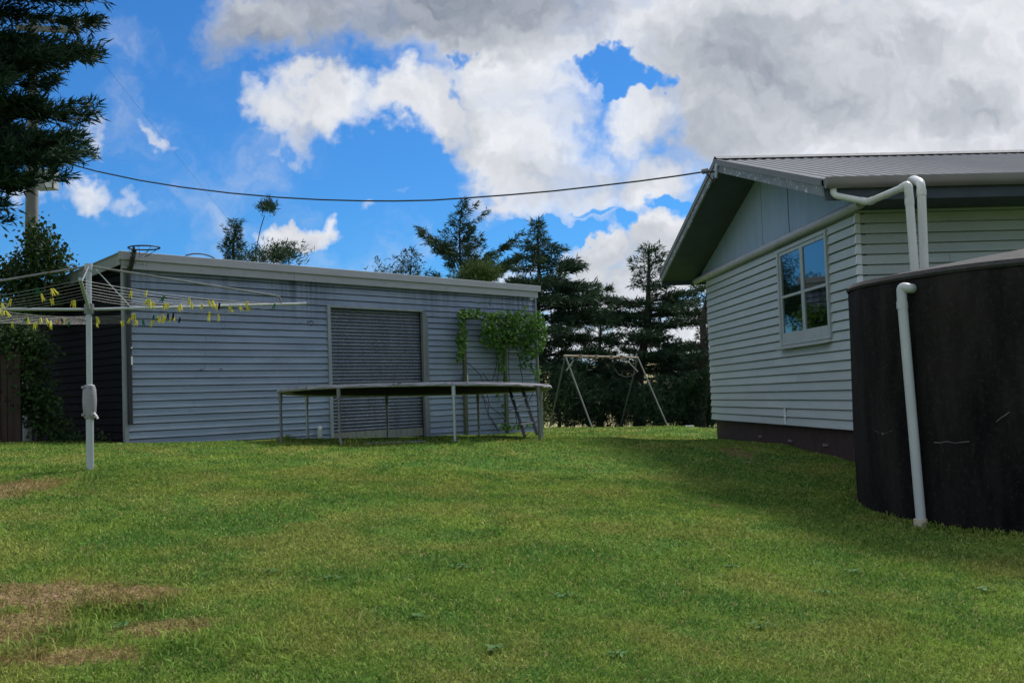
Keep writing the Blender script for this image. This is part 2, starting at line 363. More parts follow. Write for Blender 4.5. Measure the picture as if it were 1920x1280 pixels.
# tank circle from outline contacts
TCX, TCY, TR = 5.62, 11.02, 2.03
def inside(x, y):
    s = (x-S0[0])*SD[0]+(y-S0[1])*SD[1]; n = (x-S0[0])*SN[0]+(y-S0[1])*SN[1]
    a = (s > 0) & (s < SLEN) & (n < 0.0) & (n > -6.5)
    s2 = (x-H0[0])*LD[0]+(y-H0[1])*LD[1]; n2 = (x-H0[0])*LN[0]+(y-H0[1])*LN[1]
    b = (s2 > .05) & (s2 < 12) & (n2 < -.05) & (n2 > -GLEN)
    c = np.hypot(x-TCX, y-TCY) < TR
    return a | b | c
def brownness(x, y):
    v = np.zeros_like(x)
    for i, (bx, by, a, b_) in enumerate(BROWN):
        d = np.hypot((x-bx)/a, (y-by)/b_); v = np.maximum(v, np.clip(1.25-d, 0, 1)*(.5 if i in (4, 5) else 1))
    return v
def grass(n, y0, y1, power, hmin, hmax):
    u = rng.random(n); q = 1-power-.001; Y = (y0**q+u*(y1**q-y0**q))**(1/q)
    o_ = rng.random(n) < .24; X = (rng.random(n)*2-1)*(.5*Y+.7); X = np.where(o_, np.sign(X)*(.5*Y+.7+rng.random(n)*3.3), X)
    clump = np.sin(X*7.1+Y*3.3)*np.sin(Y*6.3-X*2.1)+rng.normal(0, .5, n)
    keep = ~inside(X, Y) & (rng.random(n) > brownness(X, Y)*.86) & (clump > -1.1)
    X, Y = X[keep], Y[keep]; n = len(X); zz = gz(X, Y)
    patch = .5+.5*np.sin(X*2.3+1.7*np.sin(Y*1.9))*np.sin(Y*2.7+1.3*np.sin(X*1.4))
    h = rng.uniform(hmin, hmax, n)*(.75+.5*patch)
    near_wall = (np.hypot(X-TCX, Y-TCY) < TR+.12); h = h*np.where(near_wall, 1.7, 1)
    w = .0028*np.clip(Y/5.5, 1, 4)*rng.uniform(.7, 1.5, n)
    th = rng.random(n)*2*np.pi; lean = rng.uniform(.25, 1.25, n)
    dx, dy = np.cos(th), np.sin(th); fx = rng.random(n)*2*np.pi; wx, wy = np.cos(fx)*w, np.sin(fx)*w
    base = np.c_[X, Y, zz-.005]; mid = base+np.c_[dx*lean*h*.45, dy*lean*h*.45, h*.62]; tip = base+np.c_[dx*lean*h, dy*lean*h, h*(1-.22*lean)]
    V = np.stack([base+np.c_[wx, wy, 0*w]*.6, mid+np.c_[wx, wy, 0*w], tip, mid-np.c_[wx, wy, 0*w]], 1)
    return V.reshape(-1, 3), n
V1, n1_ = grass(560000, 4.3, 12, 1.0, .018, .044)
V2, n2_ = grass(400000, 10, 31, 1.2, .022, .042)
# longer tufts at tank foot and on the patch edge
V3 = []
for px, py, k in ((215, 1115, 260), (255, 1125, 220), (180, 1122, 160), (300, 1105, 160), (90, 1165, 90), (120, 1195, 160), (330, 1215, 150), (470, 1240, 90), (40, 1235, 120), (1740, 988, 60), (1850, 1003, 60), (1660, 975, 60), (1640, 1000, 60)):
    c = on(px, py, (0, 0, g1(*on(px, py, (0, 0, .4), Z)[:2])), Z)
    x = c[0]+rng.normal(0, .09, k); y = c[1]+rng.normal(0, .09, k); z0 = gz(x, y)
    h = rng.uniform(.05, .12, k); th = rng.random(k)*6.28; ln = rng.uniform(.3, 1.1, k); w = .004
    base = np.c_[x, y, z0-.005]; d = np.c_[np.cos(th), np.sin(th), 0*th]; sd = np.c_[-np.sin(th), np.cos(th), 0*th]*w
    mid = base+d*(ln*h*.5)[:, None]+np.c_[0*h, 0*h, h*.65]; tip = base+d*(ln*h*1.1)[:, None]+np.c_[0*h, 0*h, h*.75]
    V3.append(np.stack([base+sd*.5, mid+sd, tip, mid-sd], 1).reshape(-1, 3))
for it in range(230):
    bx, by, a_, b_ = BROWN[int(rng.integers(0, len(BROWN)))]; x0 = bx+rng.normal(0, a_*.8); y0 = by+rng.normal(0, b_*1.0); k = 26
    if it > 70: y0 = rng.uniform(4.5, 12); x0 = rng.uniform(-.5, .5)*y0; k = 18
    x = x0+rng.normal(0, .03, k); y = y0+rng.normal(0, .03, k); z0 = gz(x, y); h = rng.uniform(.03, .075, k); th = rng.random(k)*6.28; ln = rng.uniform(.5, 1.3, k)
    base = np.c_[x, y, z0-.005]; d = np.c_[np.cos(th), np.sin(th), 0*th]; sd = np.c_[-np.sin(th), np.cos(th), 0*th]*.0035
    mid = base+d*(ln*h*.5)[:, None]+np.c_[0*h, 0*h, h*.6]; tip = base+d*(ln*h*1.1)[:, None]+np.c_[0*h, 0*h, h*.65]
    V3.append(np.stack([base+sd*.5, mid+sd, tip, mid-sd], 1).reshape(-1, 3))
for px, py in ((168, 882), (535, 828), (657, 834), (871, 829), (1013, 824), (1110, 803), (1252, 803)):   # uncut grass round the posts
    c = on(px, py, (0, 0, 1.0 if px < 1000 else .8), Z); k = 60; x = c[0]+rng.normal(0, .06, k); y = c[1]+rng.normal(0, .06, k); z0 = gz(x, y); h = rng.uniform(.05, .12, k); th = rng.random(k)*6.28
    base = np.c_[x, y, z0-.005]; d = np.c_[np.cos(th), np.sin(th), 0*th]; sd = np.c_[-np.sin(th), np.cos(th), 0*th]*.006
    V3.append(np.stack([base+sd*.5, base+d*(h*.2)[:, None]+np.c_[0*h, 0*h, h*.6]+sd, base+d*(h*.5)[:, None]+np.c_[0*h, 0*h, h], base+d*(h*.2)[:, None]+np.c_[0*h, 0*h, h*.6]-sd], 1).reshape(-1, 3))
V3 = np.concatenate(V3); n3_ = len(V3)//4
V4 = []
for i, (bx, by, a_, b_) in enumerate(BROWN):          # dry straw lying on the bare patches
    k = int(1500*min(1, a_*b_/.25)) if i not in (4, 5) else 500
    x = bx+a_*rng.normal(0, .5, k); y = by+b_*rng.normal(0, .55, k); ok = (x > -4.5) | (y > 9); x, y = x[ok], y[ok]; k = len(x)
    if k == 0: continue
    z0 = gz(x, y); th = rng.random(k)*6.28; L = rng.uniform(.02, .07, k); d = np.c_[np.cos(th)*L, np.sin(th)*L, rng.uniform(-.004, .014, k)]; sd = np.c_[-np.sin(th), np.cos(th), 0*th]*.0025
    b0 = np.c_[x, y, z0+.006]; V4.append(np.stack([b0, b0+d*.5+sd, b0+d, b0+d*.5-sd], 1).reshape(-1, 3))
V4 = np.concatenate(V4); n4_ = len(V4)//4
nt = n1_+n2_+n3_+n4_
o = build_np('grass', np.concatenate([V1, V2, V3, V4]), nt, 4, m_grass, attr=np.r_[rng.random(n1_+n2_), rng.random(n3_)*.7, .55+.45*rng.random(n4_)])
tag(o, 'short uneven mown grass covering the lawn', 'grass', kind='stuff')
# broad-leaved lawn weeds: small dark rosettes
V = []
for px, py in ((620, 1075), (780, 1165), (860, 1052), (1370, 1070), (1425, 1185), (1060, 1130), (930, 1235), (1160, 1240), (505, 1030), (1545, 1125), (230, 1172), (1600, 1080), (1850, 1120)):
    c = on(px, py, (0, 0, g1(*on(px, py, (0, 0, .4), Z)[:2])), Z)
    for k in range(26):
        th = rng.random()*6.28; r0 = rng.uniform(0, .07); L = rng.uniform(.025, .045); w = .010
        b0 = np.array([c[0]+r0*math.cos(th*3), c[1]+r0*math.sin(th*3), 0]); b0[2] = g1(b0[0], b0[1])+.022
        d = np.array([math.cos(th), math.sin(th), .25]); s = np.array([-d[1], d[0], 0])*w
        V += [b0, b0+d*L*.5+s, b0+d*L, b0+d*L*.5-s]
m_weed = mat_leaf('weed_leaf', (.06, .15, .04), (.12, .22, .08), (.07, .16, .05))
tag(build_np('lawn_weeds', np.array(V), len(V)//4, 4, m_weed, attr=rng.random(len(V)//4)), 'flat dark rosettes of broad leaved weeds in the lawn', 'weeds', kind='stuff')

# ------------------------------------------------------------------ weatherboards
def boards(mb, P, L, z0, z1, pitch, openings=(), lap=.017, joints=2, seed=1, top=None, jit=.002, gap=.017):
    """P(s,out,z) places a point; openings = (s0,s1,z0,z1); top(s) optional clip"""
    rr = random.Random(seed); nb = int(math.ceil((z1-z0)/pitch))
    for i in range(nb):
        zb, zt = z0+i*pitch, min(z0+(i+1)*pitch, z1)
        cuts = {0.0, L}
        for a, b_, c, d in openings:
            if zb < d and zt > c: cuts |= {a, b_}
        js = sorted(rr.uniform(.1, .9)*L for _ in range(rr.randint(0, joints)))
        for j in js: cuts |= {j-.0018, j+.0018}
        for k in range(1, 8): cuts.add(L*k/8)
        cs = sorted(c for c in cuts if 0 <= c <= L); wob = {c: rr.uniform(-jit, jit) for c in cs}; outj = rr.uniform(0, .003)
        for a, b_ in zip(cs[:-1], cs[1:]):
            mid = (a+b_)/2
            if any(abs(mid-j) < .0019 for j in js): continue
            rs = [(zb, zt)]
            for oa, ob, oc, od in openings:
                if oa <= mid <= ob:
                    nr = []
                    for u, v in rs:
                        if v <= oc or u >= od: nr.append((u, v)); continue
                        if u < oc: nr.append((u, oc))
                        if v > od: nr.append((od, v))
                    rs = nr
            for u, v in rs:
                if v-u < .004: continue
                fo = lambda z: .003+outj+lap*(1-(z-zb)/pitch)
                ua, ub = (u+wob[a], u+wob[b_]) if u == zb else (u, u)
                g = gap if v-u > .06 else .001; w_ = v-g; gd = -.036
                mb.add([P(a, fo(u), ua), P(b_, fo(u), ub), P(b_, fo(w_), w_), P(a, fo(w_), w_), P(a, gd, ua), P(b_, gd, ub),
                        P(b_, gd, w_), P(a, gd, w_), P(b_, gd, v+.004), P(a, gd, v+.004)], [(0, 1, 2, 3), (4, 5, 1, 0), (3, 2, 6, 7), (7, 6, 8, 9)])
                if abs(a-cs[0]) < 1e-6: mb.add([P(a, fo(u), ua), P(a, fo(v), v-.017), P(a, -.036, v), P(a, -.036, ua)], [(0, 1, 2, 3)])
                if abs(b_-cs[-1]) < 1e-6: mb.add([P(b_, fo(u), ub), P(b_, fo(v), v-.017), P(b_, -.036, v), P(b_, -.036, ub)], [(3, 2, 1, 0)])

# ------------------------------------------------------------------ shed
ZS = 4.18
SDEP = 6.0; FALL = .10
shed = empty('shed', sh(0, 0, .9), 'long low blue grey weatherboard shed with a grey roller door', 'shed')
dL, _ = s_on_shed(620, 700); dR, _ = s_on_shed(794, 700); _, dT = s_on_shed(700, 581); _, dB = s_on_shed(700, 823)
OPEN = (dL, dR, .3, dT)
print('door', dL, dR, dT, dB, 'shed gz', g1(*sh(0, 0, 0)[:2]), g1(*sh(SLEN, 0, 0)[:2]))
mb = MB(); boards(mb, sh, SLEN, .62, ZS-.22, .125, [OPEN], joints=2, seed=3, jit=.004, lap=.026, gap=.019)
w = mb.build('front_wall', m_shed, shed)
mb = MB(); mb.box(sh(SLEN/2, -.06, 0)+Z*(ZS+.3)/2, SD, SN, Z, SLEN/2-.06, .03, (ZS-.5)/2-.02) if False else None
# backing wall pieces so the boards are not see-through
for a, b_, c, d in ((0.02, dL, .3, ZS-.2), (dR, SLEN-.02, .3, ZS-.2), (dL, dR, dT, ZS-.2)):
    mb.box(sh((a+b_)/2, -.085, (c+d)/2), SD, SN, Z, (b_-a)/2, .04, (d-c)/2)
mb.build('wall_lining', m_inside, shed)
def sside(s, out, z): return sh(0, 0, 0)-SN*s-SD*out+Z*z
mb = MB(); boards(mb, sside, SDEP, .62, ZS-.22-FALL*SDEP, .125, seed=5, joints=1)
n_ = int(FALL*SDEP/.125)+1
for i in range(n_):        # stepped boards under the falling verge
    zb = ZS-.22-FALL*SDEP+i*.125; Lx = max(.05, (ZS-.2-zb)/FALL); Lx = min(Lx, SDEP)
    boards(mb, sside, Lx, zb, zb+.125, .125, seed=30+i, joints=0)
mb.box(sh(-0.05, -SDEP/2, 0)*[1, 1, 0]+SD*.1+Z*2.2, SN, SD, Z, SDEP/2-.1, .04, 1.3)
mb.build('side_wall', m_shed_side_shade, shed)
mb = MB(); mb.box(sh(SLEN-.06, -SDEP/2, 2.2), SN, SD, Z, SDEP/2-.1, .05, 1.75); mb.box(sh(SLEN/2, -SDEP, 2.0), SD, SN, Z, SLEN/2-.1, .05, 1.4)
mb.build('rear_wall', m_shed, shed)
# roof with slight fall to the rear
mb = MB()
def rf(s, d, up): return sh(s, -d, ZS+up-FALL*d)
a, b_, c, d = rf(-.16, -.16, 0), rf(SLEN+.04, -.16, 0), rf(SLEN+.04, SDEP+.2, 0), rf(-.16, SDEP+.2, 0)
mb.add([a, b_, c, d, a-Z*.03, b_-Z*.03, c-Z*.03, d-Z*.03], [(0, 1, 2, 3), (7, 6, 5, 4), (0, 4, 5, 1), (1, 5, 6, 2), (2, 6, 7, 3), (3, 7, 4, 0)])
mb.build('roof', m_roofedge, shed)
mb = MB()
mb.box(sh(SLEN/2-.06, .150, ZS-.045), SD, SN, Z, SLEN/2+.115, .035, .070)           # top flashing
mb.build('roof_flashing', m_fascia, shed, bevel=.006)
mb = MB(); e = SLEN/2
for a, b_ in ((-.12, 3.35), (3.354, 7.4), (7.404, SLEN-.01)):
    mb.box(sh((a+b_)/2, .115, ZS-.186), SD, SN, Z, (b_-a)/2, .025, .072)
mb.build('fascia', m_fascia, shed, bevel=.004)
mb = MB()
p0 = rf(-.135, -.1, -.11); p1 = rf(-.135, SDEP+.2, -.11); mb.beam(p0, p1, SD, .03, .19)
mb.build('verge_board', m_trim, shed)
mb = MB(); mb.box(sh(-.03, .012, (ZS-.22+.6)/2), SD, SN, Z, .038, .036, (ZS-.22-.6)/2); mb.build('corner_board', m_trim, shed, bevel=.003)
mb = MB(); mb.box(sh(SLEN+.02, .0, (ZS-.25+.5)/2), SD, SN, Z, .035, .035, (ZS-.25-.5)/2); mb.build('corner_board', m_shed, shed, bevel=.003)
# roller door: curved horizontal ribs
door = MB(); zz = dB+.17; K = int((dT-zz)/.006); vs = []
for i in range(K+1):
    q = zz+i*(dT-zz+.02)/K; ph = (q/.068) % 1; o_ = -.10+(.006+.016*math.sin(math.pi*ph/.76) if ph < .76 else -.034)
    vs += [sh(dL+.0, o_, q), sh(dR, o_, q)]
door.add(vs, [(2*i, 2*i+1, 2*i+3, 2*i+2) for i in range(K)])
dobj = door.build('roller_door', m_roller, shed)
mb = MB(); mb.box(sh((dL+dR)/2, -.085, dB+.085), SD, SN, Z, (dR-dL)/2, .02, .085); mb.build('bottom_rail', m_oldwood, dobj, bevel=.004)
mb = MB(); mb.box(sh(dL-.035, .018, (dT+.06+.7)/2), SD, SN, Z, .04, .03, (dT+.06-.7)/2); mb.build('door_jamb', m_trim, shed, bevel=.003)
mb = MB(); jr = dR+.055
mb.poly([sh(jr-.075, -.02, .68), sh(jr+.06, -.02, .68), sh(jr+.06, -.02, 1.55), sh(jr+.015, -.02, 1.62), sh(jr+.05, -.02, 1.80), sh(jr+.075, -.02, 1.9), sh(jr+.075, -.02, dT-.12), sh(jr-.0, -.02, dT+.03), sh(jr-.075, -.02, dT+.03)], SN, .065)
mb.build('door_jamb', m_greywood, shed)['label'] = 'wide grey timber jamb with a splintered lower edge'
mb = MB(); mb.box(sh((dL+dR)/2-.02, .02, dT+.03), SD, SN, Z, (dR-dL)/2+.02, .03, .022); mb.build('door_head', m_trim, shed, bevel=.003)
# marker drawing: a small heart and a dot, scribbled letters on the fascia, two short scratches
def boardout(z): fr_ = ((z-.62)/.125) % 1; return .003+.026*(1-fr_)+.006
mb = MB(); hs, hz = s_on_shed(581, 606)
pts = [(.055, .045), (.06, .01), (.03, -.045), (-.02, -.025), (-.07, .0), (-.075, .028), (-.045, .038), (-.01, .022), (.0, .015), (.0, .04), (.015, .05), (.035, .047)]
mb.tube([sh(hs+x, boardout(hz+y), hz+y) for x, y in pts], .006, 5); mb.build('heart_drawing', m_ink, shed); d_ = s_on_shed(561, 606)
mb = MB(); mb.tube([sh(d_[0]-.008, boardout(d_[1]), d_[1]), sh(d_[0]+.008, boardout(d_[1]), d_[1]-.004)], .008, 5); mb.build('ink_dot', m_ink, shed)
for (x0, y0), (x1, y1) in (((372, 693.5), (379, 691)), ((410, 691), (415, 693))):
    a, b_ = s_on_shed(x0, y0), s_on_shed(x1, y1); mb = MB(); mb.tube([sh(a[0], boardout(a[1])+.01, a[1]), sh(b_[0], boardout(b_[1])+.01, b_[1])], .007, 5); mb.build('wall_scratch', m_ink, shed)
mb = MB(); q = on(262, 493, S0+SN*.14, SN); bs, bz = float(np.dot(q-S0, SD)), float(q[2])
GL = {'K': [[(0, 0), (0, 1)], [(.6, 1), (0, .5), (.6, 0)]], 'S': [[(.6, .85), (.3, 1), (.05, .8), (.3, .5), (.6, .25), (.3, 0), (0, .15)]], 'J': [[(.55, 1), (.55, .2), (.3, 0), (.05, .2)]]}
for i, ch in enumerate('KSSJ'):
    for st in GL[ch]: mb.tube([sh(bs-.09+i*.062+x*.062, .1425, bz-.042+y*.072) for x, y in st], .0028, 4)
mb.build('marker_letters', m_green_ink, shed)

# things on the shed
m_vine = mat_leaf('climber_leaf', (.045, .12, .018), (.12, .23, .045), (.03, .08, .018), .65, .3, 2.2)
def leaves(centers, n_dir, size, k, flat=.6):
    """k-sided leaf (kite) clusters; centres (n,3)"""
    n = len(centers); d = rng.normal(0, 1, (n, 3)); d[:, 2] -= .25; d /= np.linalg.norm(d, axis=1)[:, None]
    nn = rng.normal(0, flat, (n, 3))+np.asarray(n_dir); s = np.cross(d, nn); s /= np.linalg.norm(s, axis=1)[:, None]+1e-9
    L = rng.uniform(.6, 1.3, n)[:, None]*size; w = L*.36
    b0 = centers-d*L*.5
    return np.stack([b0, b0+d*L*.42+s*w, b0+d*L, b0+d*L*.42-s*w], 1).reshape(-1, 3)
# netball pole bracket and hoop
hoop = empty('netball_hoop', sh(.08, .1, 1.2), 'dark netball hoop on a black pole at the left corner of the shed', 'netball hoop')
a = on(241, 795, S0+SN*.12, SN); b_ = on(241, 505, S0+SN*.12, SN); hp = float(np.dot(b_-S0, SD))
bot = sh(hp, .1, on(243, 796, S0+SN*.1, SN)[2]); top = sh(hp, .1, on(243, 506, S0+SN*.1, SN)[2])
e1 = on(252, 468, S0+SN*.30, SN)
mb = MB(); mb.tube([bot, top], .042, 12); mb.build('pole', m_black, hoop, smooth=True)
mb = MB(); mb.tube([top-Z*.05, top+SN*.1+Z*.05, e1], .040, 12); mb.build('bent_top', m_black, hoop, smooth=True)
mb = MB(); hc = at(270, 464.5, e1[1]-.25); rr_ = .245
ring = [hc+rr_*np.array([math.cos(q), math.sin(q), 0]) for q in np.linspace(0, 2*math.pi, 33)]
mb.tube(ring, .012, 8, cap=False); mb.tube([e1, hc-rr_*np.array([.5, .2, 0])*1.2], .02, 8)
mb.build('ring', m_black, hoop, smooth=True)
mb = MB()
for k in range(8):
    q = 2*math.pi*k/8; p = hc+rr_*np.array([math.cos(q), math.sin(q), 0]); p2 = hc+.12*np.array([math.cos(q+.4), math.sin(q+.4), 0])-Z*.14-np.array([.08, 0, 0])
    mb.tube([p, p2], .004, 5)
mb.build('net_hooks', m_black, hoop)
for z_, h_ in ((on(243, 676, S0+SN*.1, SN)[2], .07), (on(243, 652, S0+SN*.1, SN)[2], .012)): mb = MB(); mb.box(sh(hp+.02, .142, z_), SD, SN, Z, .016, .004, h_); mb.build('pale_tape', m_white, hoop)
# curved pipe above the roof
mb = MB(); pts = []
for px, py in ((343, 483), (350, 478.5), (360, 476), (372, 475.5), (384, 477), (395, 480.5), (403, 485)): pts.append(on(px, py, sh(0, -.45, 0), SN))
mb.tube(pts, .013, 8); tag(mb.build('curved_pipe', m_black, None, smooth=True), 'thin black curved pipe arching above the shed roof edge', 'pipe')
# wall vent
vs_, vz = s_on_shed(596, 811)
v = empty('wall_vent', sh(vs_, .02, vz-.12), 'small pale louvred vent box low on the shed wall', 'vent')
mb = MB(); mb.box(sh(vs_, .05, vz), SD, SN, Z, .032, .03, .115); vb = mb.build('vent_box', m_white, v, bevel=.006)
mb = MB()
for k in range(6): mb.box(sh(vs_, .083, vz-.09+k*.03), SD, SN, Z, .024, .003, .006)
mb.build('louvres', m_steel_d, vb)
# conduit with outlet
cs_, cz = s_on_shed(868, 711); _, cb = s_on_shed(870, 815)
v = empty('power_outlet', sh(cs_, .03, cb), 'small white outdoor outlet box on a pale conduit beside the left trellis post', 'outlet')
mb = MB(); mb.box(sh(cs_+.01, .05, (cz+cb)/2), SD, SN, Z, .022, .018, (cz-cb)/2); mb.build('conduit', m_oldwood, v, bevel=.003)
mb = MB(); mb.box(sh(cs_, .09, cz+.02), SD, SN, Z, .05, .03, .085); mb.build('outlet_box', m_white, v, bevel=.01)
# trellis posts
tops = ((859, 590, 'short mossy trellis post, leftmost under the climber'), (936, 640, 'mossy trellis post in the middle under the climber'),)
for px, py, lab in tops:
    s1, z1 = s_on_shed(px, py); s2, _ = s_on_shed(px+5, 805)
    mb = MB(); sm = (s1+s2)/2; mb.beam(sh(s1, .16, z1), sh(s2, .16, .6), SN, .06, .085)
    tag(mb.build('trellis_post', m_mossy, None, bevel=.004), lab, 'post', 'posts along the shed wall under the climber')
p1 = on(1005, 640, sh(0, .18, 0), SN); p2 = on(1013, 806, sh(0, .18, 0), SN)
mb = MB(); mb.tube([p1, (p1+p2)/2+SD*.01, p2-Z*.1], .035, 10)
tag(mb.build('trellis_post', m_oldwood, None, smooth=True), 'round pale pole at the right corner of the shed under the climber', 'post', 'posts along the shed wall under the climber')
# climber
vine = empty('climbing_plant', sh(SLEN-1.5, .2, .8), 'leafy green climber on the right end of the shed wall', 'climber')
C = []
def blobpx(px, py, rx, ry, n, o0=.12, o1=.42):
    for _ in range(int(n*.52)):
        a_ = rng.random()*6.283; r_ = math.sqrt(rng.random()); x = px+rx*r_*math.cos(a_); y = py+ry*r_*math.sin(a_)
        ou = rng.uniform(o0, o1); C.append(on(x, y, S0+SN*ou, SN))
for a_ in ((975, 622, 34, 30, 720), (940, 608, 36, 24, 520), (1003, 632, 20, 36, 420), (985, 660, 20, 18, 150), (950, 640, 34, 14, 260), (915, 632, 16, 18, 190), (960, 592, 40, 11, 220), (1008, 598, 14, 16, 130, .1, .5), (1016, 625, 10, 26, 150, .1, .6),
           (880, 588, 22, 8, 150), (866, 600, 8, 16, 70), (900, 592, 26, 8, 150), (866, 640, 10, 24, 170), (864, 668, 8, 14, 60), (870, 618, 6, 16, 40), (938, 668, 9, 26, 120), (942, 690, 6, 16, 40), (925, 648, 20, 8, 60),
           (1000, 690, 9, 12, 40), (982, 684, 8, 6, 22), (1010, 700, 6, 20, 30), (898, 577, 3, 10, 8), (918, 568, 2, 10, 6), (985, 580, 3, 5, 8), (955, 800, 22, 8, 60), (945, 770, 5, 14, 18), (935, 745, 5, 5, 10), (948, 715, 5, 5, 8), (990, 795, 6, 4, 8)): blobpx(*a_)
Cn = np.array(C); V = leaves(Cn, SN*.9+Z*.5, .105, 4)
build_np('leaves', V, len(V)//4, 4, m_vine, vine, attr=rng.random(len(V)//4))
mb = MB()
for path in (((955, 655), (953, 680), (955, 705), (955, 725), (960, 745), (966, 765), (968, 790), (972, 806)), ((968, 650), (975, 680), (978, 705), (980, 725), (990, 745)), ((935, 660), (930, 690), (922, 715), (905, 735), (910, 765), (925, 790), (935, 808)), ((866, 672), (885, 688), (902, 705), (910, 728), (918, 760), (940, 780), (955, 802)),
             ((935, 700), (930, 730), (905, 700)), ((1005, 700), (1002, 730), (992, 750)), ((900, 735), (915, 760), (914, 780), (934, 806)), ((955, 770), (975, 760), (990, 755)), ((945, 790), (960, 800), (975, 806)), ((898, 590), (930, 600), (970, 600), (1005, 610))):
    sm = []
    for (x0, y0), (x1, y1) in zip(path[:-1], path[1:]):
        for q in (0, .5): sm.append(on(x0+(x1-x0)*q+rng.uniform(-1, 1), y0+(y1-y0)*q, S0+SN*(.1+.03*rng.random()), SN))
    sm.append(on(*path[-1], S0+SN*.1, SN)); mb.tube(sm, .009, 5)
mb.build('stems', m_stem, vine)

# ------------------------------------------------------------------ rotary clothesline
pb = at(169, 880, 11.76); pt = at(166, 497, 11.76); hubz = at(167, 580, 11.76)
line = empty('rotary_clothesline', pb, 'grey steel rotary clothesline with four long arms hung with yellow pegs', 'clothesline')
mid = pb+(pt-pb)*((752-880)/(497-880)); ax = (pt-pb)/np.linalg.norm(pt-pb)
mb = MB(); mb.tube([pb-Z*.1, mid], .040, 16); mb.tube([mid, pt], .031, 16); mb.build('post', m_steel, line, smooth=True)
mb = MB(); prof = [(-.20, .038), (-.19, .055), (-.13, .068), (0, .076), (.12, .070), (.17, .055), (.18, .036)]
mb.tube([mid+ax*h for h, _ in prof], [r for _, r in prof], 14)
for sx in (-1, 1):
    for h in (-.15, .15): mb.tube([mid+ax*h+np.array([sx*.045, -.05, 0]), mid+ax*h+np.array([sx*.05, -.075, 0])], .015, 8)
wb = mb.build('winder_housing', mat_basic('cast_alloy', (.30, .30, .32), .6, (.2, .2, .22), (8, 8, 8), .7, metal=.2), line, smooth=True)
mb = MB(); mb.tube([mid-ax*.13+np.array([.05, -.02, 0]), mid-ax*.17+np.array([.09, -.04, 0]), mid-ax*.2+np.array([.105, -.04, 0])], .012, 8); mb.build('winder_handle', m_white, wb)
hub = hubz
mb = MB(); mb.tube([hub-ax*.05, hub+ax*.06], .052, 14); mb.build('hub', m_steel_d, line, smooth=True)
mb = MB(); mb.tube([pt-ax*.06, pt+ax*.015], .045, 14); mb.build('top_cap', m_steel, line, smooth=True)
tipR = at(575, 569, 12.35); tipB = np.array([hub[0]-.94, hub[1]+2.40, hub[2]+.03]); tipF = at(150, 523, 9.15); tipL = hub+(hub-tipR)*np.array([1, 1, -1.0])
tips = [tipR, tipB, tipL, tipF]
for tp in tips:
    mb = MB(); mb.tube([hub, tp], .016, 10); mb.build('arm', m_steel, line, smooth=True)
for i, tp in enumerate(tips):
    d = tp-hub; L = np.linalg.norm(d); d /= L; foot = hub+d*(L-.28)
    mb = MB()
    if i in (0, 2): mb.tube([pt-ax*.01, foot-d*.08+Z*.10, foot-d*.03+Z*.085, foot], .012, 8)
    else: mb.tube([pt-ax*.02, foot], .008, 8)
    mb.build('stay', m_steel_d, line, smooth=True)
mb = MB(); mb.tube([pt+np.array([.08, 0, -.05]), hub+(tipR-hub)*.19], .006, 6); mb.build('stay', m_steel, line, smooth=True)
wire_pts = []
mb = MB()
for k in range(7):
    fr_ = .42+.55*k/6
    q = [hub+(tp-hub)*fr_ for tp in tips]
    for i in range(4):
        a_, b_ = q[i], q[(i+1) % 4]; sag = .02+.035*fr_
        pts = [a_+(b_-a_)*u-Z*sag*4*u*(1-u) for u in np.linspace(0, 1, 7)]
        mb.tube(pts, .0022, 4); wire_pts.append((i, k, a_, b_, sag))
mb.build('wires', m_steel_d, line)
# pegs: one solid two-legged shape each
def peg_mesh(name, mat):
    mb = MB()
    for s in (-1, 1):
        mb.add([(s*.003, -.005, .012), (s*.009, -.005, .012), (s*.016, -.005, -.062), (s*.004, -.005, -.030),
                (s*.003, .005, .012), (s*.009, .005, .012), (s*.016, .005, -.062), (s*.004, .005, -.030)],
               [(0, 1, 2, 3), (7, 6, 5, 4), (0, 4, 5, 1), (1, 5, 6, 2), (2, 6, 7, 3), (3, 7, 4, 0)])
    mb.box((0, 0, -.004), (1, 0, 0), (0, 1, 0), (0, 0, 1), .005, .004, .014)
    return mb.build(name, mat)
PG = {}
for c, rgb, n in (('yellow', (.72, .68, .12), 1), ('green', (.02, .22, .09), 1), ('black', (.02, .02, .05), 1), ('pink', (.6, .16, .14), 1)):
    PG[c] = [None, mat_leaf(c+'_plastic', rgb, rgb, tuple(x*.8 for x in rgb), .45, .45)]
def place_peg(c, p, rz, tilt):
    if PG[c][0] is None: o = peg_mesh('clothes_peg', PG[c][1]); PG[c][0] = o
    else: o = PG[c][0].copy(); col.objects.link(o)
    o.location = tuple(p); o.rotation_euler = (tilt, random.uniform(-.5, .5), rz)
    s = random.uniform(.9, 1.15); o.scale = (s, s, s)
    tag(o, {'yellow': 'yellow clothes peg clipped on a wire of the rotary clothesline', 'green': 'green clothes peg clipped on a wire of the rotary clothesline', 'black': 'dark clothes peg clipped on a wire of the rotary clothesline', 'pink': 'salmon pink clothes peg on a wire left of the clothesline post'}[c], 'clothes peg', c+' pegs on the rotary clothesline')
def proj(p):
    d = np.array(p)-EYE; w = d@FW; return CX+F*(d@RT)/w, CY-F*(d@UP)/w
rp = random.Random(5); cnt = 0; pink = 0
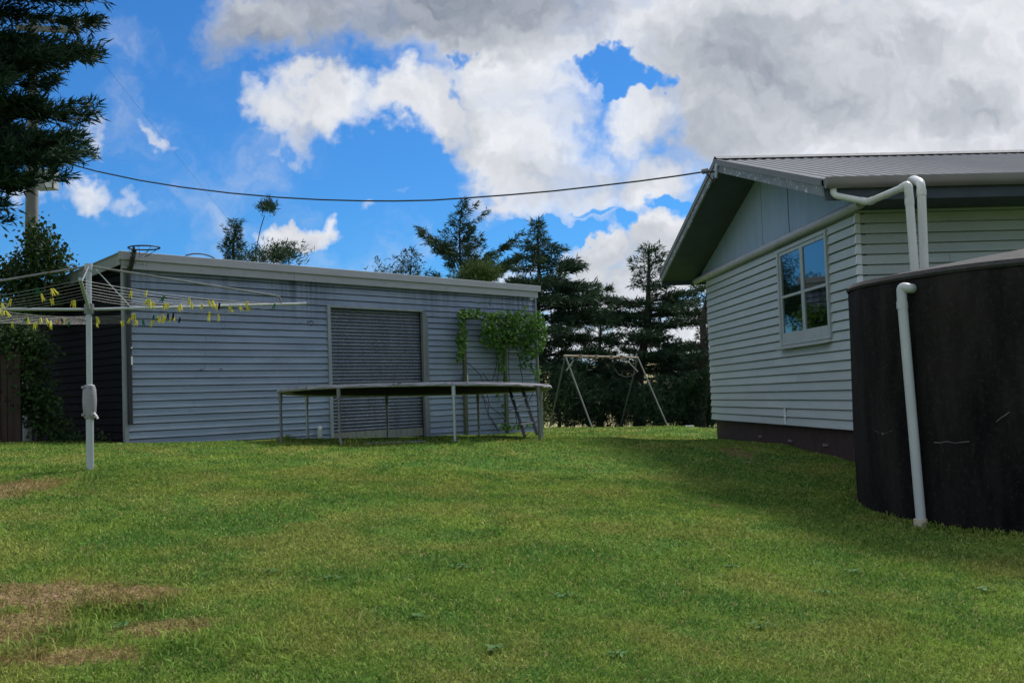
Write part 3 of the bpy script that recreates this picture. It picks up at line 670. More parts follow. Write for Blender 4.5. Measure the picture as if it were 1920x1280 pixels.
while cnt < 88:
    i, k, a_, b_, sag = rp.choice(wire_pts); u = rp.betavariate(1.3, 1.3); p = a_+(b_-a_)*u-Z*sag*4*u*(1-u)
    if i in (2, 3) and rp.random() < .25: continue
    if k < 2 and rp.random() < .6: continue
    x, y = proj(p)
    if x < -20: continue
    if 140 < x < 245 and y < 575: continue
    r = rp.random(); c = 'yellow' if r < .84 else ('green' if r < .905 else 'black')
    if c == 'yellow' and not pink and 60 < x < 140: c = 'pink'; pink = 1
    ang = math.atan2((b_-a_)[1], (b_-a_)[0])+math.pi/2+rp.uniform(-.3, .3)
    place_peg(c, p, ang, rp.uniform(-.5, .5)); cnt += 1
    if rp.random() < .3 and c == 'yellow': place_peg('yellow', p+(b_-a_)/np.linalg.norm(b_-a_)*.035, ang+.5, rp.uniform(-.7, .7)); cnt += 1

# ------------------------------------------------------------------ trampoline
tc = at(780, 735, 16.9); TRr = 2.12
def tz(x, y): return 1.745-.030*(y-tc[1])-.016*(x-tc[0])
def tp_(ang, r, dz=0): x = tc[0]+r*math.cos(ang); y = tc[1]+r*math.sin(ang); return np.array([x, y, tz(x, y)+dz])
tramp = empty('trampoline', (tc[0], tc[1], g1(tc[0], tc[1])), 'large round black trampoline with pale worn rim in front of the shed', 'trampoline')
mb = MB(); mb.tube([tp_(q, TRr) for q in np.linspace(0, 2*math.pi, 73)], .024, 8, cap=False); mb.build('rim_frame', m_rim, tramp, smooth=True)
mb = MB(); Np = 120; vs = []
for i in range(Np):
    q = 2*math.pi*i/Np; wv = .010*math.sin(q*23)+.006*math.sin(q*57)
    vs += [tp_(q, TRr+.032, .006+wv*.3), tp_(q, TRr+.02, .034), tp_(q, TRr-.10, .033+wv*.2), tp_(q, TRr-.27, .012+wv*.5), tp_(q, TRr+.034, -.004+wv)]
mb.add(vs, [f for i in range(Np) for f in ((5*i, 5*((i+1) % Np), 5*((i+1) % Np)+1, 5*i+1), (5*i+1, 5*((i+1) % Np)+1, 5*((i+1) % Np)+2, 5*i+2), (5*i+2, 5*((i+1) % Np)+2, 5*((i+1) % Np)+3, 5*i+3), (5*i+4, 5*((i+1) % Np)+4, 5*((i+1) % Np), 5*i))])
mb.build('edge_pad', m_pad, tramp, smooth=True)
mb = MB(); vs = [tp_(0, 0, -.05)]+[tp_(2*math.pi*i/72, TRr-.18, -.012) for i in range(72)]
vs += [tp_(2*math.pi*i/72, TRr-.18, -.002) for i in range(72)]
mb.add(vs, [(0, 1+i, 1+(i+1) % 72) for i in range(72)]+[(1+i, 73+i, 73+(i+1) % 72, 1+(i+1) % 72) for i in range(72)]); mb.build('jumping_mat', m_blackmat, tramp)
sp0 = None
for i in range(72):
    q = 2*math.pi*(i+.5)/72
    if sp0 is None:
        mb = MB(); mb.tube([(0, 0, 0), (.17, 0, .004)], .009, 6); sp0 = mb.build('spring', m_rim); sp = sp0
    else: sp = sp0.copy(); col.objects.link(sp)
    sp.parent = tramp; p = tp_(q, TRr-.19, -.008); sp.location = tuple(p-np.array(tramp.location)); sp.rotation_euler = (0, 0, q)
legs = []
for i in range(8):
    q = R(22.5-3+45*i); a_ = tp_(q, TRr-.005); gx = g1(a_[0], a_[1]); bend = .04 if i == 5 else .0
    mb = MB(); mb.tube([a_, a_-Z*.16], .030, 10); mb.tube([a_-Z*.13, np.array([a_[0], a_[1], gx+.14]), np.array([a_[0]+bend*.3, a_[1], gx+.07]), np.array([a_[0]+bend, a_[1]-bend, gx-.02])], .021, 10)
    mb.build('leg', m_steel_d if i % 3 else m_steel, tramp, smooth=True); legs.append((a_[0], a_[1], gx))
mb = MB(); a_, b_ = np.array(legs[5]), np.array(legs[6]); mb.tube([a_+(b_-a_)*u+Z*.022 for u in (.22, .4, .6, .75)], .012, 8); mb.build('base_rail', m_steel_d, tramp, smooth=True)
# ladder
lt, rt_, lb, rb = at(955, 729, 15.9), at(979, 729, 15.9), at(984, 818, 15.55), at(1007, 814, 15.55)
lad = empty('ladder', (lb+rb)/2, 'short black ladder with three pale steps leaning on the right of the trampoline', 'ladder')
for a_, b_ in ((lt, lb), (rt_, rb)):
    mb = MB(); mb.beam(a_+(a_-b_)*.02, b_, (1, 0, 0), .040, .05); mb.build('rail', m_black, lad)
for y_ in (747, 769.5, 794):
    u = (y_-729)/(816-729); a_ = lt+(lb-lt)*u; b_ = rt_+(rb-rt_)*u
    mb = MB(); mb.beam(a_+np.array([0, -.03, 0]), b_+np.array([0, -.03, 0]), (0, 1, 0), .09, .026); mb.build('step', m_rim, lad, bevel=.003)

# ------------------------------------------------------------------ swing set
A, B = at(1060, 667, 27.6), at(1196, 670.5, 29.2)
sw = empty('swing_frame', ((A+B)/2)*[1, 1, 0]+Z*.7, 'old metal swing frame with a rusty top beam at the lawn edge', 'swing frame')
mb = MB(); mb.tube([A-(B-A)*.02, B], .028, 12); beam = mb.build('top_beam', m_rust, sw, smooth=True)
for px, py, Y, src, mt in ((1111, 802, 26.6, A, m_swing), (1029, 806, 28.9, A, m_swing_d), (1254, 802, 28.1, B, m_swing), (1161, 804, 30.4, B, m_swing_d)):
    f_ = at(px, py, Y); f_[2] = min(f_[2], g1(f_[0], f_[1])+.02)-.03
    mb = MB(); mb.tube([src, f_], .020, 10); mb.build('leg', mt, sw, smooth=True)
for (x0, y0, Y0, x1, y1, Y1) in ((1075, 676, 27.4, 1062, 695, 27.2), (1176, 676, 28.9, 1196, 697, 28.7)):
    mb = MB(); mb.tube([at(x0, y0, Y0), at(x1, y1, Y1)], .018, 8); mb.build('brace', m_swing, sw)
for u in (.2, .41, .62, .76):
    p = A+(B-A)*u; mb = MB(); mb.tube([p+Z*.05, p-Z*.05], .055, 8); mb.build('hanger', m_rust, beam)
mb = MB(); p = A+(B-A)*.76+Z*.05; mb.tube([p-np.array([.12, 0, 0]), p, p+np.array([.14, 0, -.02])], [.02, .045, .02], 8); mb.build('rope_bundle', m_white, sw, smooth=True)
mb = MB(); mb.tube([at(x, y, 28.6) for x, y in ((1152, 690), (1160, 702), (1172, 706), (1184, 705), (1192, 698))], .008, 6); mb.build('loose_chain', m_swing, sw)
mb = MB(); c_ = at(1293, 799.5, 27.5); c_[2] = g1(c_[0], c_[1]); mb.box(c_+Z*.012, (1, 0, 0), (0, 1, 0), Z, .11, .05, .025); tag(mb.build('flat_stone', m_white, None, bevel=.01), 'small pale flat stone at the lawn edge right of the swing frame', 'stone')

# ------------------------------------------------------------------ house
house = empty('house', gb(0, 0, .6), 'pale grey green weatherboard house with a low gable roof', 'house')
ZF = .985                      # bottom of cladding
ZB = 3.885                       # top of weatherboards / soffit level
wa, _ = s_on_gable(1556, 520); wb_, _ = s_on_gable(1466, 560); _, wz1 = s_on_gable(1512, 441); _, wz0 = s_on_gable(1512, 639)
print('window', wa, wb_, wz0, wz1)
wz1 = min(wz1, ZB-.11); WIN = (wa, wb_, wz0, wz1)
mb = MB(); boards(mb, gb, GLEN, ZF, ZB, .1365, [WIN], seed=12, joints=1, lap=.028, gap=.019); mb.build('gable_wall', m_house, house)
HL = 10.0
mb = MB(); boards(mb, lg, HL, ZF, ZB, .1365, [], seed=14, joints=1, lap=.028, gap=.019); mb.build('front_wall', m_house, house)
mb = MB()
for a, b_, c, d in ((.02, wa, 1.03, ZB+.05), (wb_, GLEN-.02, 1.03, ZB+.05), (wa, wb_, 1.03, wz0), (wa, wb_, wz1, ZB+.05)): mb.box(gb((a+b_)/2, -.085, (c+d)/2), GD, GN, Z, (b_-a)/2, .04, (d-c)/2)
mb.box(lg(HL/2, -.085, 2.55), LD, LN, Z, HL/2-.047, .04, 1.45); mb.box(lg(HL/2, -GLEN, 2.5), LD, LN, Z, HL/2-.1, .04, 1.5); mb.box(gb(GLEN/2, -HL, 2.5), GD, GN, Z, GLEN/2-.1, .04, 1.5)
mb.build('wall_lining', m_inside, house)
# base
mb = MB()
def fbox(P, a, b_, za, zb): 
    mb.add([P(a, -.06, za), P(b_, -.06, za), P(b_, -.06, zb), P(a, -.06, zb)], [(0, 1, 2, 3)])
    n_ = int((b_-a)/.9)
    for i in range(0): mb.box(P(a+(b_-a)*i/n_, -.05, (za+zb)/2), (LD if P is lg else GD), Z, (LN if P is lg else GN), .006, (zb-za)/2, .003)
fbox(gb, .06, GLEN-.06, .1, ZF+.03); fbox(lg, .06, HL, .0, ZF+.03)
mb.add([gb(GLEN-.06, -.06, .1), gb(GLEN-.06, -.06, ZF+.03), gb(GLEN-.06, -3, ZF+.03), gb(GLEN-.06, -3, .1)], [(0, 1, 2, 3)])
mb.build('foundation', m_foundation, house)
for px, py in ((1426, 818), (1482, 826), (1548, 834)):
    s_, z_ = s_on_gable(px, py, -.05); mb = MB(); mb.box(gb(s_, -.048, z_), GD, GN, Z, .09, .012, .018); mb.build('base_vent', m_vent, house)
mb = MB(); mb.box(gb(.012, .03, 2.5), GD, GN, Z, .03, .0045, 1.45) ; mb.box(gb(0, .032, 2.5)+LN*.0, LD, LN, Z, .0045, .03, 1.45) if False else None
# corner flashing folded round the near corner: one short soaker per board
mb = MB(); i = 0; z_ = ZF
while z_ < ZB-.05:
    lo, hi = .041, .010
    q = lambda gs, z0_: H0+GN*gs+LN*gs+Z*z0_
    c0, c1 = q(lo, z_+.004), q(hi, z_+.132)
    mb.add([c0, c1, c1+LD*.06, c0+LD*.075], [(0, 3, 2, 1)]); mb.add([c0, c1, c1+GD*.035, c0+GD*.045], [(0, 1, 2, 3)]); z_ += .1365
mb.build('corner_flashing', m_soaker, house)
s_, z_ = s_on_gable(1475, 765); _, z2 = s_on_gable(1475, 795); mb = MB(); mb.box(gb(s_, .034, (z_+z2)/2), GD, GN, Z, .035, .006, (z_-z2)/2); mb.build('cover_strip', m_soaker, house)
# horizontal moulding at the foot of the gable
ml = s_on_gable(1303, 535, .08)[0]; mr = -.36
mb = MB(); mb.tube([gb(mr, .075, ZB+.03), gb(GLEN*.5, .075, ZB+.035), gb(ml, .075, ZB+.03)], .062, 12)
mb.build('gable_moulding', m_band, house, smooth=True)
# roof geometry
RY = GLEN/2; EO = .62; VO = .80
TAN = None
pr = on(1350, 294, gb(0, VO, 0), GN); ZR = float(pr[2]); pe = on(1543, 337, gb(0, VO, 0), GN); ZE = float(pe[2]); EO = -float(np.dot(pe-H0, GD)); RYm = float(np.dot(pr-H0, GD)); pf = on(1240, 520, gb(0, VO, 0), GN); FE = float(np.dot(pf-H0, GD))
print('ridge', ZR, RYm, 'eave', ZE, EO, 'far eave', pf[2], FE, GLEN)
RYm = (FE-EO)/2
ZFE = ZE
slope = (ZR-ZE)/(RYm+EO)
def roofz(s): return ZR-slope*abs(s-RYm)
W0, W1 = VO, -HL-.3           # 'out' coordinate along GN: +VO at the verge, to the right negative
def rp_(s, out, up=0): return gb(s, out, roofz(s)+up)
# ribbed sheets (one mesh per slope)
def rib(u):
    ph = (u/.16) % 1; return .018*(math.sin(math.pi*ph/.3) if ph < .3 else 0)
for s0_, nm in ((-EO-.04, 'roof_front'), (FE+.04, 'roof_rear')):
    mb = MB(); us = np.arange(0, (W0-W1), .02); vs = []
    for u in us:
        vs += [rp_(s0_, W0-u, rib(u)), rp_(RYm, W0-u, rib(u))]
    k = len(us); mb.add(vs, [(2*i, 2*i+2, 2*i+3, 2*i+1) for i in range(k-1)]); 
    b0 = len(vs); mb.add([rp_(s0_, W0, -.01), rp_(s0_, W1, -.01), rp_(RYm, W1, -.01), rp_(RYm, W0, -.01)], [(0, 1, 2, 3)])
    mb.build(nm, m_roof, house, smooth=True)
mb = MB()
mb.add([rp_(RYm-.17, W0+.03, .035), rp_(RYm-.17, W1, .035), rp_(RYm, W1, .065), rp_(RYm, W0+.03, .065), rp_(RYm+.17, W0+.03, .035), rp_(RYm+.17, W1, .035)], [(0, 1, 2, 3), (3, 2, 5, 4)])
mb.build('ridge_cap', m_roofedge, house)
# verge: metal flashing over a peeling bargeboard
for sa, sb in ((-EO, RYm), (FE, RYm)):
    a_, b_ = rp_(sa, VO+.018, -.045), rp_(sb, VO+.018, -.045)
    mb = MB(); mb.poly([a_+Z*.062, b_+Z*.062, b_-Z*.032, a_-Z*.032], GN, .022); mb.build('verge_flashing', m_roofedge, house)
    a_, b_ = rp_(sa, VO-.01, -.14), rp_(sb, VO-.01, -.14)
    mb = MB(); mb.poly([a_+Z*.062, b_+Z*.062, b_-Z*.06, a_-Z*.06], GN, .03); mb.build('bargeboard', m_barge, house)
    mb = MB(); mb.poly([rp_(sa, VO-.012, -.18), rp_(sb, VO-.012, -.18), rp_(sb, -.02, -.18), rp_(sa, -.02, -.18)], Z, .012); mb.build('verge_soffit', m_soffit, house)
# gable panel
mb = MB(); zt = lambda s: roofz(s)-.19
pts = [gb(.0-.3, .02, ZB+.02), gb(GLEN+.3, .02, ZB+.02), gb(GLEN+.3, .02, zt(GLEN+.3)), gb(RYm, .02, zt(RYm)), gb(-.3, .02, zt(-.3))]
mb.poly(pts, GN, .012); gp_ = mb.build('gable_panel', m_gable, house)
for px, w_ in ((1481, .008), (1430, .02)):
    s_ = s_on_gable(px, 440, .03)[0]; mb = MB(); mb.box(gb(s_, .036, (ZB+.08+zt(s_))/2), GD, GN, Z, w_/2, .003, (zt(s_)-ZB-.08)/2); mb.build('panel_batten', m_soffit if w_ < .02 else m_gable, gp_)
# eave soffit, fascia, gutter (near side), same far side
for sgn, se in ((-1, -EO), (1, FE)):
    wall_s = 0 if sgn < 0 else GLEN; ze = roofz(se)
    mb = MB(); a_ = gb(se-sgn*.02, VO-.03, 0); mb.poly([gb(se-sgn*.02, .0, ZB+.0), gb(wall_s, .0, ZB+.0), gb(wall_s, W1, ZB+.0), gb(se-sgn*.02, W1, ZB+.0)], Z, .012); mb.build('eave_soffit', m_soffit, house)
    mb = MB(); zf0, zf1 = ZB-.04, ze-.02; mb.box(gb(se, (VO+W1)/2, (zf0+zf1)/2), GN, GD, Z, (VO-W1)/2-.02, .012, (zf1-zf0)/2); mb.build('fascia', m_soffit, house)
    g = MB(); prof = [(-.0, .0), (.0, -.06), (.02, -.10), (.06, -.125), (.10, -.10), (.12, -.06), (.12, .01), (.112, .01), (.112, -.055)]
    vs = []; us = np.linspace(VO-.0, W1, 3)
    for u in us:
        for o_, h_ in prof: vs.append(gb(se+sgn*(.014+o_), u, ze+.0+h_))
    k = len(prof); g.add(vs, [(i*k+j, i*k+j+1, (i+1)*k+j+1, (i+1)*k+j) for i in range(2) for j in range(k-1)]+[tuple(range(7)), tuple(2*k+j for j in range(7))[::-1]])
    g.build('gutter', m_gutter, house, smooth=True)
# window
def gbox(s0, s1, z0, z1, o0, o1): 
    mb.box(gb((s0+s1)/2, (o0+o1)/2, (z0+z1)/2), GD, GN, Z, abs(s1-s0)/2, abs(o1-o0)/2, abs(z1-z0)/2)
winr = MB(); mb = winr; fw_ = .07
gbox(wa-fw_*.6, wa+.03, wz0-.02, wz1+.03, -.04, .055); gbox(wb_-.03, wb_+fw_*.6, wz0-.02, wz1+.03, -.04, .055); gbox(wa+.03, wb_-.03, wz1-.02, wz1+.03, -.04, .05); gbox(wa+.03, wb_-.03, wz0-.02, wz0+.03, -.04, .045)
wm = (wa+wb_)/2; 
window = winr.build('window', m_window, house, bevel=.004)
hb = wz0+.03+(wz1-wz0-.05)*.50
for (a_, b_) in ((wa+.032, wm-.002), (wm+.002, wb_-.032)):
    mb = MB(); zl, zh = wz0+.032, wz1-.022; st = .055
    gbox(a_, a_+st, zl, zh, -.005, .032); gbox(b_-st, b_, zl, zh, -.005, .032); gbox(a_+st, b_-st, zh-st, zh, -.005, .032); gbox(a_+st, b_-st, zl, zl+.14, -.005, .032); gbox(a_+st, b_-st, hb-.02, hb+.02, -.003, .030)
    mb.build('sash', m_window, window, bevel=.003)
    for z0_, z1_ in ((zl+.14, hb-.02), (hb+.02, zh-st)):
        mb = MB(); gbox(a_+st, b_-st, z0_, z1_, .010, .014); mb.build('pane', m_glass, window)
mb = MB(); mb.poly([gb(wa-.02, .0, wz0-.02), gb(wb_+.07, .0, wz0-.02), gb(wb_+.07, .115, wz0-.045), gb(wa+.10, .115, wz0-.045), gb(wa+.06, .07, wz0-.035), gb(wa-.0, .05, wz0-.03)], -Z, .04); mb.build('sill', m_window, window)
mb = MB(); gbox(wa+.05, wb_-.05, wz0, wz1, -.9, -.88); mb.build('room_back', m_inside, window)
mb = MB(); vs = []
for a_, b_ in ((wa+.06, wa+.42), (wb_-.34, wb_-.05)):
    k = 15; vs = []
    for i in range(k): u = a_+(b_-a_)*i/(k-1); vs += [gb(u, -.14+.02*math.sin(i*1.9), wz0), gb(u, -.14+.02*math.sin(i*1.9), wz1)]
    mb.add(vs, [(2*i, 2*i+2, 2*i+3, 2*i+1) for i in range(k-1)])
mb.build('curtains', m_curtain, window, smooth=True)
# rainwater pipes
zg = roofz(-EO)-.12
Yp = 12.6
def bend(pts, r=.06, n=5):          # round the corners of a path
    out = [np.array(pts[0], float)]
    for a_, b_, c_ in zip(pts[:-2], pts[1:-1], pts[2:]):
        a_, b_, c_ = map(lambda q: np.array(q, float), (a_, b_, c_)); d1 = (a_-b_); d2 = (c_-b_); r_ = min(r, np.linalg.norm(d1)*.45, np.linalg.norm(d2)*.45)
        p, q = b_+d1/np.linalg.norm(d1)*r_, b_+d2/np.linalg.norm(d2)*r_
        for i in range(n+1): u = i/n; out.append((1-u)**2*p+2*u*(1-u)*b_+u*u*q)
    out.append(np.array(pts[-1], float)); return out
Yg = gb(-EO-.08, 0, 0)[1]
tankz = 2.68
def collars(mb, pts, r):
    for p, d in pts: d = np.array(d, float); d /= np.linalg.norm(d); mb.tube([np.array(p)-d*.035, np.array(p)+d*.035], r, 14)
P1 = [at(1563, 346, Yg+.02), at(1562, 366, Yg), at(1628, 379, Yg-.2), at(1690, 353, Yg-.9), at(1703, 350, Yg-1.0), at(1717, 530, Yg-1.05)]
mb = MB(); r1 = .047
mb.tube(bend(P1[:3]+[P1[3]], .08), .040, 14); mb.tube(bend([P1[3], P1[4]+Z*.03, P1[5]], .10), .047, 16)
collars(mb, ((P1[0]-Z*.0, (0, 0, 1)), (P1[2]+(P1[1]-P1[2])*.12, P1[1]-P1[2]), (P1[2]+(P1[3]-P1[2])*.08, P1[3]-P1[2])), .046)
collars(mb, ((P1[4]+(P1[5]-P1[4])*.16, P1[5]-P1[4]),), .052)
tag(mb.build('downpipe', m_pvc, None, smooth=True), 'white downpipe running from the gutter end along the eave and down into the tank', 'downpipe', 'rainwater pipes at the tank')
P2 = [at(1700, 352, Yg+.05), at(1712, 336, Yg-.4), at(1727, 343, Yg-.85), at(1734, 525, Yg-.9)]
mb = MB(); mb.tube(bend(P2, .10), .049, 16); collars(mb, ((P2[2]+(P2[3]-P2[2])*.10, P2[3]-P2[2]),), .054)
tag(mb.build('downpipe', m_pvc, None, smooth=True), 'white downpipe dropping straight beside the first, nearer the right frame edge', 'downpipe', 'rainwater pipes at the tank')
# cable bracket
br = empty('cable_bracket', rp_(RYm-.05, VO+.05, -.1), 'small dark steel cable bracket at the peak of the gable', 'bracket')
pk = at(1342, 322, rp_(RYm, VO, 0)[1]-.2); tipc = at(1322, 322, pk[1]); low = at(1340, 343, pk[1])
mb = MB(); mb.tube([tipc, pk], .014, 8); mb.tube([tipc, low], .012, 8); mb.tube([pk, low], .012, 8); mb.build('arms', m_black, br)
mb = MB(); mb.tube([tipc-np.array([.05, 0, 0]), tipc+np.array([.05, 0, .02])], .045, 10); mb.build('insulator', m_steel_d, br, smooth=True)
mb = MB(); mb.tube(bend([at(1343, 334, pk[1]), at(1343, 309, pk[1]), at(1351, 311, pk[1])], .1), .03, 10); mb.build('mast_elbow', m_steel, br, smooth=True)

# ------------------------------------------------------------------ water tank
def tank_fit():
    P = np.array([on(px, py, (0, 0, .23), Z)[:2] for px, py in ((1651, 973), (1722, 992), (1820, 1003), (1920, 1010))])
    P = np.vstack([P]); A_ = np.c_[2*P, np.ones(len(P))]; s_ = np.linalg.lstsq(A_, (P**2).sum(1), rcond=None)[0]; return s_[:2], math.sqrt(s_[2]+s_[0]**2+s_[1]**2)
print('tank fit', tank_fit())
ZT = on(1700, 517, (TCX-.9, TCY-TR*.85, 0), (0, 1, 0))[2]; print('tank top', ZT)
ZT = 2.62
tank = empty('water_tank', (TCX, TCY, .1), 'big round black stained concrete water tank beside the house', 'water tank')
mb = MB(); k = 96; prof = [(TR*.985, .05), (TR, .35), (TR+.012, 1.2), (TR, 2.2), (TR-.005, ZT-.06), (TR-.03, ZT-.01), (TR-.06, ZT)]
vs = []
for r_, z_ in prof:
    for j in range(k): q = 2*math.pi*j/k; rr2 = r_+.004*math.sin(q*7+z_*2)+.003*math.sin(q*17-z_*3); vs.append((TCX+rr2*math.cos(q), TCY+rr2*math.sin(q), z_))
mb.add(vs, [(i*k+j, i*k+(j+1) % k, (i+1)*k+(j+1) % k, (i+1)*k+j) for i in range(len(prof)-1) for j in range(k)]); mb.build('tank_wall', m_tank, tank, smooth=True)
mb = MB(); prof = [(TR-.0, ZT-.035), (TR+.012, ZT-.01), (TR-.02, ZT+.03), (TR*.6, ZT+.17), (TR*.3, ZT+.27), (.25, ZT+.31), (0.001, ZT+.315)]; vs = []
for r_, z_ in prof:
    for j in range(k): q = 2*math.pi*j/k; vs.append((TCX+r_*math.cos(q), TCY+r_*math.sin(q), z_+.006*math.sin(q*5)))
mb.add(vs, [(i*k+j, i*k+(j+1) % k, (i+1)*k+(j+1) % k, (i+1)*k+j) for i in range(len(prof)-1) for j in range(k)]); mb.build('tank_lid', mat_basic('lid_concrete', (.036, .035, .034), .95, (.018, .018, .018), (6, 6, 6), .9, bump=.4, bsc=30), tank, smooth=True)
# pale scratches and chips on the wall
mb = MB()
def on_tank(px, py, extra=.012):
    d = ray(px, py); o_ = EYE-np.array([TCX, TCY, 0]); a_ = d[0]**2+d[1]**2; b_ = 2*(o_[0]*d[0]+o_[1]*d[1]); c_ = o_[0]**2+o_[1]**2-(TR+extra)**2
    return EYE+d*((-b_-math.sqrt(max(0, b_*b_-4*a_*c_)))/(2*a_))
rs_ = random.Random(3)
for pts in (((1752, 829), (1764, 829.5), (1775, 828), (1790, 829.5), (1806, 829), (1816, 827.5)), ((1868, 790), (1876, 784), (1884, 778), (1893, 773)), ((1640, 806), (1648, 810), (1655, 813), (1664, 811), (1674, 807)), ((1655, 810), (1656, 815))):
    mb.tube([on_tank(x+rs_.uniform(-1, 1), y+rs_.uniform(-.8, .8), .010) for x, y in pts], [.0035*rs_.uniform(.5, 1.3) for _ in pts], 4)
mb.build('scratches', mat_basic('scraped_concrete', (.17, .17, .165), .9), tank)
# overflow pipe on the tank
op = [on_tank(1712, 541, -.02), on_tank(1704, 540, .07), on_tank(1690, 538, .09), on_tank(1691, 560, .09), on_tank(1727, 975, .09)]
mb = MB(); mb.tube(bend(op, .12), .046, 16); collars(mb, ((op[3]-Z*.06, (0, 0, 1)),), .052); ov = mb.build('overflow_pipe', m_pvcgrey, None, smooth=True)
tag(ov, 'grey white overflow pipe leaning down the front of the black tank', 'pipe', 'rainwater pipes at the tank')
mb = MB(); f_ = on_tank(1727.5, 993, .09); t_ = on_tank(1725.5, 972, .09); mb.tube([f_-Z*.08, t_], .062, 16); mb.build('pipe_collar', m_concrete_y, ov, smooth=True)

# ------------------------------------------------------------------ utility pole, cables
up_ = empty('utility_pole', at(57, 800, 20)*[1, 1, 0]+Z*1.0, 'tall grey utility pole half hidden behind the dark conifer', 'utility pole')
pA, pB = at(57, 700, 20), at(63, 40, 20)
mb = MB(); mb.tube([pA-Z*2, pA, pB], [.15, .145, .085], 14); mb.build('shaft', m_pole, up_, smooth=True)
q_ = at(88, 337, 19.8); mb = MB(); mb.box(q_, (1, 0, 0), (0, 1, 0), Z, .18, .12, .19); bx_ = mb.build('fuse_box', m_box, up_, bevel=.01)
mb = MB(); mb.box(q_+np.array([.09, -.125, 0]), (1, 0, 0), (0, 1, 0), Z, .07, .006, .17); mb.build('box_door', m_white, bx_)
a_, b_ = at(30, 52, 19.9), at(150, 58, 20.3); mb = MB(); mb.beam(a_, b_, (0, 0, 1), .1, .08); ca = mb.build('crossarm', m_pole, up_)
for u in (.72, .86, .97):
    p = a_+(b_-a_)*u; mb = MB(); mb.tube([p+Z*.05, p+Z*.12, p+Z*.17, p+Z*.22], [.03, .055, .035, .05], 10); mb.build('insulator', m_box, ca, smooth=True)
c0 = at(113, 303, 19.8); c1 = tipc
pts = []
cp = ((113, 303), (180, 321), (260, 338), (340, 351), (430, 362), (520, 370), (600, 374.5), (680, 376.7), (740, 377), (810, 375.5), (880, 371), (960, 365), (1040, 358), (1120, 349), (1200, 339.5), (1270, 330), (1322, 322))
for x, y in cp: u = (x-113)/(1322-113); pts.append(at(x, y, 19.8+(c1[1]-19.8)*u))
mb = MB(); mb.tube(pts, .014, 6); tag(mb.build('service_cable', m_cable, None, smooth=True), 'dark overhead cable sagging from the utility pole to the house gable', 'cable')
mb = MB(); mb.tube([b_+Z*.2, at(175, 95, 23), at(330, 290, 42), at(440, 425, 60), at(470, 462, 66)], [.003, .003, .004, .005, .006], 4); tag(mb.build('power_line', m_cable, None), 'very thin faint wire crossing the blue sky at upper left', 'wire')

# ------------------------------------------------------------------ trees
m_con = mat_leaf('cypress_foliage', (.022, .048, .026), (.05, .085, .04), (.03, .062, .034), .65, .12, .9)
m_con_near = mat_leaf('near_cypress_foliage', (.014, .036, .022), (.032, .062, .03), (.02, .042, .024), .65, .10, .9)
m_con_light = mat_leaf('light_foliage', (.05, .09, .022), (.09, .13, .03), (.045, .085, .025), .6, .2, .9)
m_shrub = mat_leaf('shrub_leaf', (.018, .042, .012), (.05, .09, .025), (.025, .05, .015), .5, .2, .9)
def sprays(P, D, leaf, k=8, spread=.55, upb=.15):
    """P origins, D directions -> narrow pointed sprigs"""
    n = len(P); P = np.repeat(P, k, 0); D = np.repeat(D, k, 0)+rng.normal(0, spread, (n*k, 3)); D[:, 2] += upb
    D /= np.linalg.norm(D, axis=1)[:, None]; s = np.cross(D, rng.normal(0, 1, (n*k, 3))); s /= np.linalg.norm(s, axis=1)[:, None]+1e-9
    L = leaf*rng.uniform(.55, 1.35, (n*k, 1)); w = L*rng.uniform(.045, .10, (n*k, 1)); P = P+rng.normal(0, leaf*.2, (n*k, 3))
    return np.stack([P, P+D*L*.45+s*w, P+D*L, P+D*L*.45-s*w], 1).reshape(-1, 3)
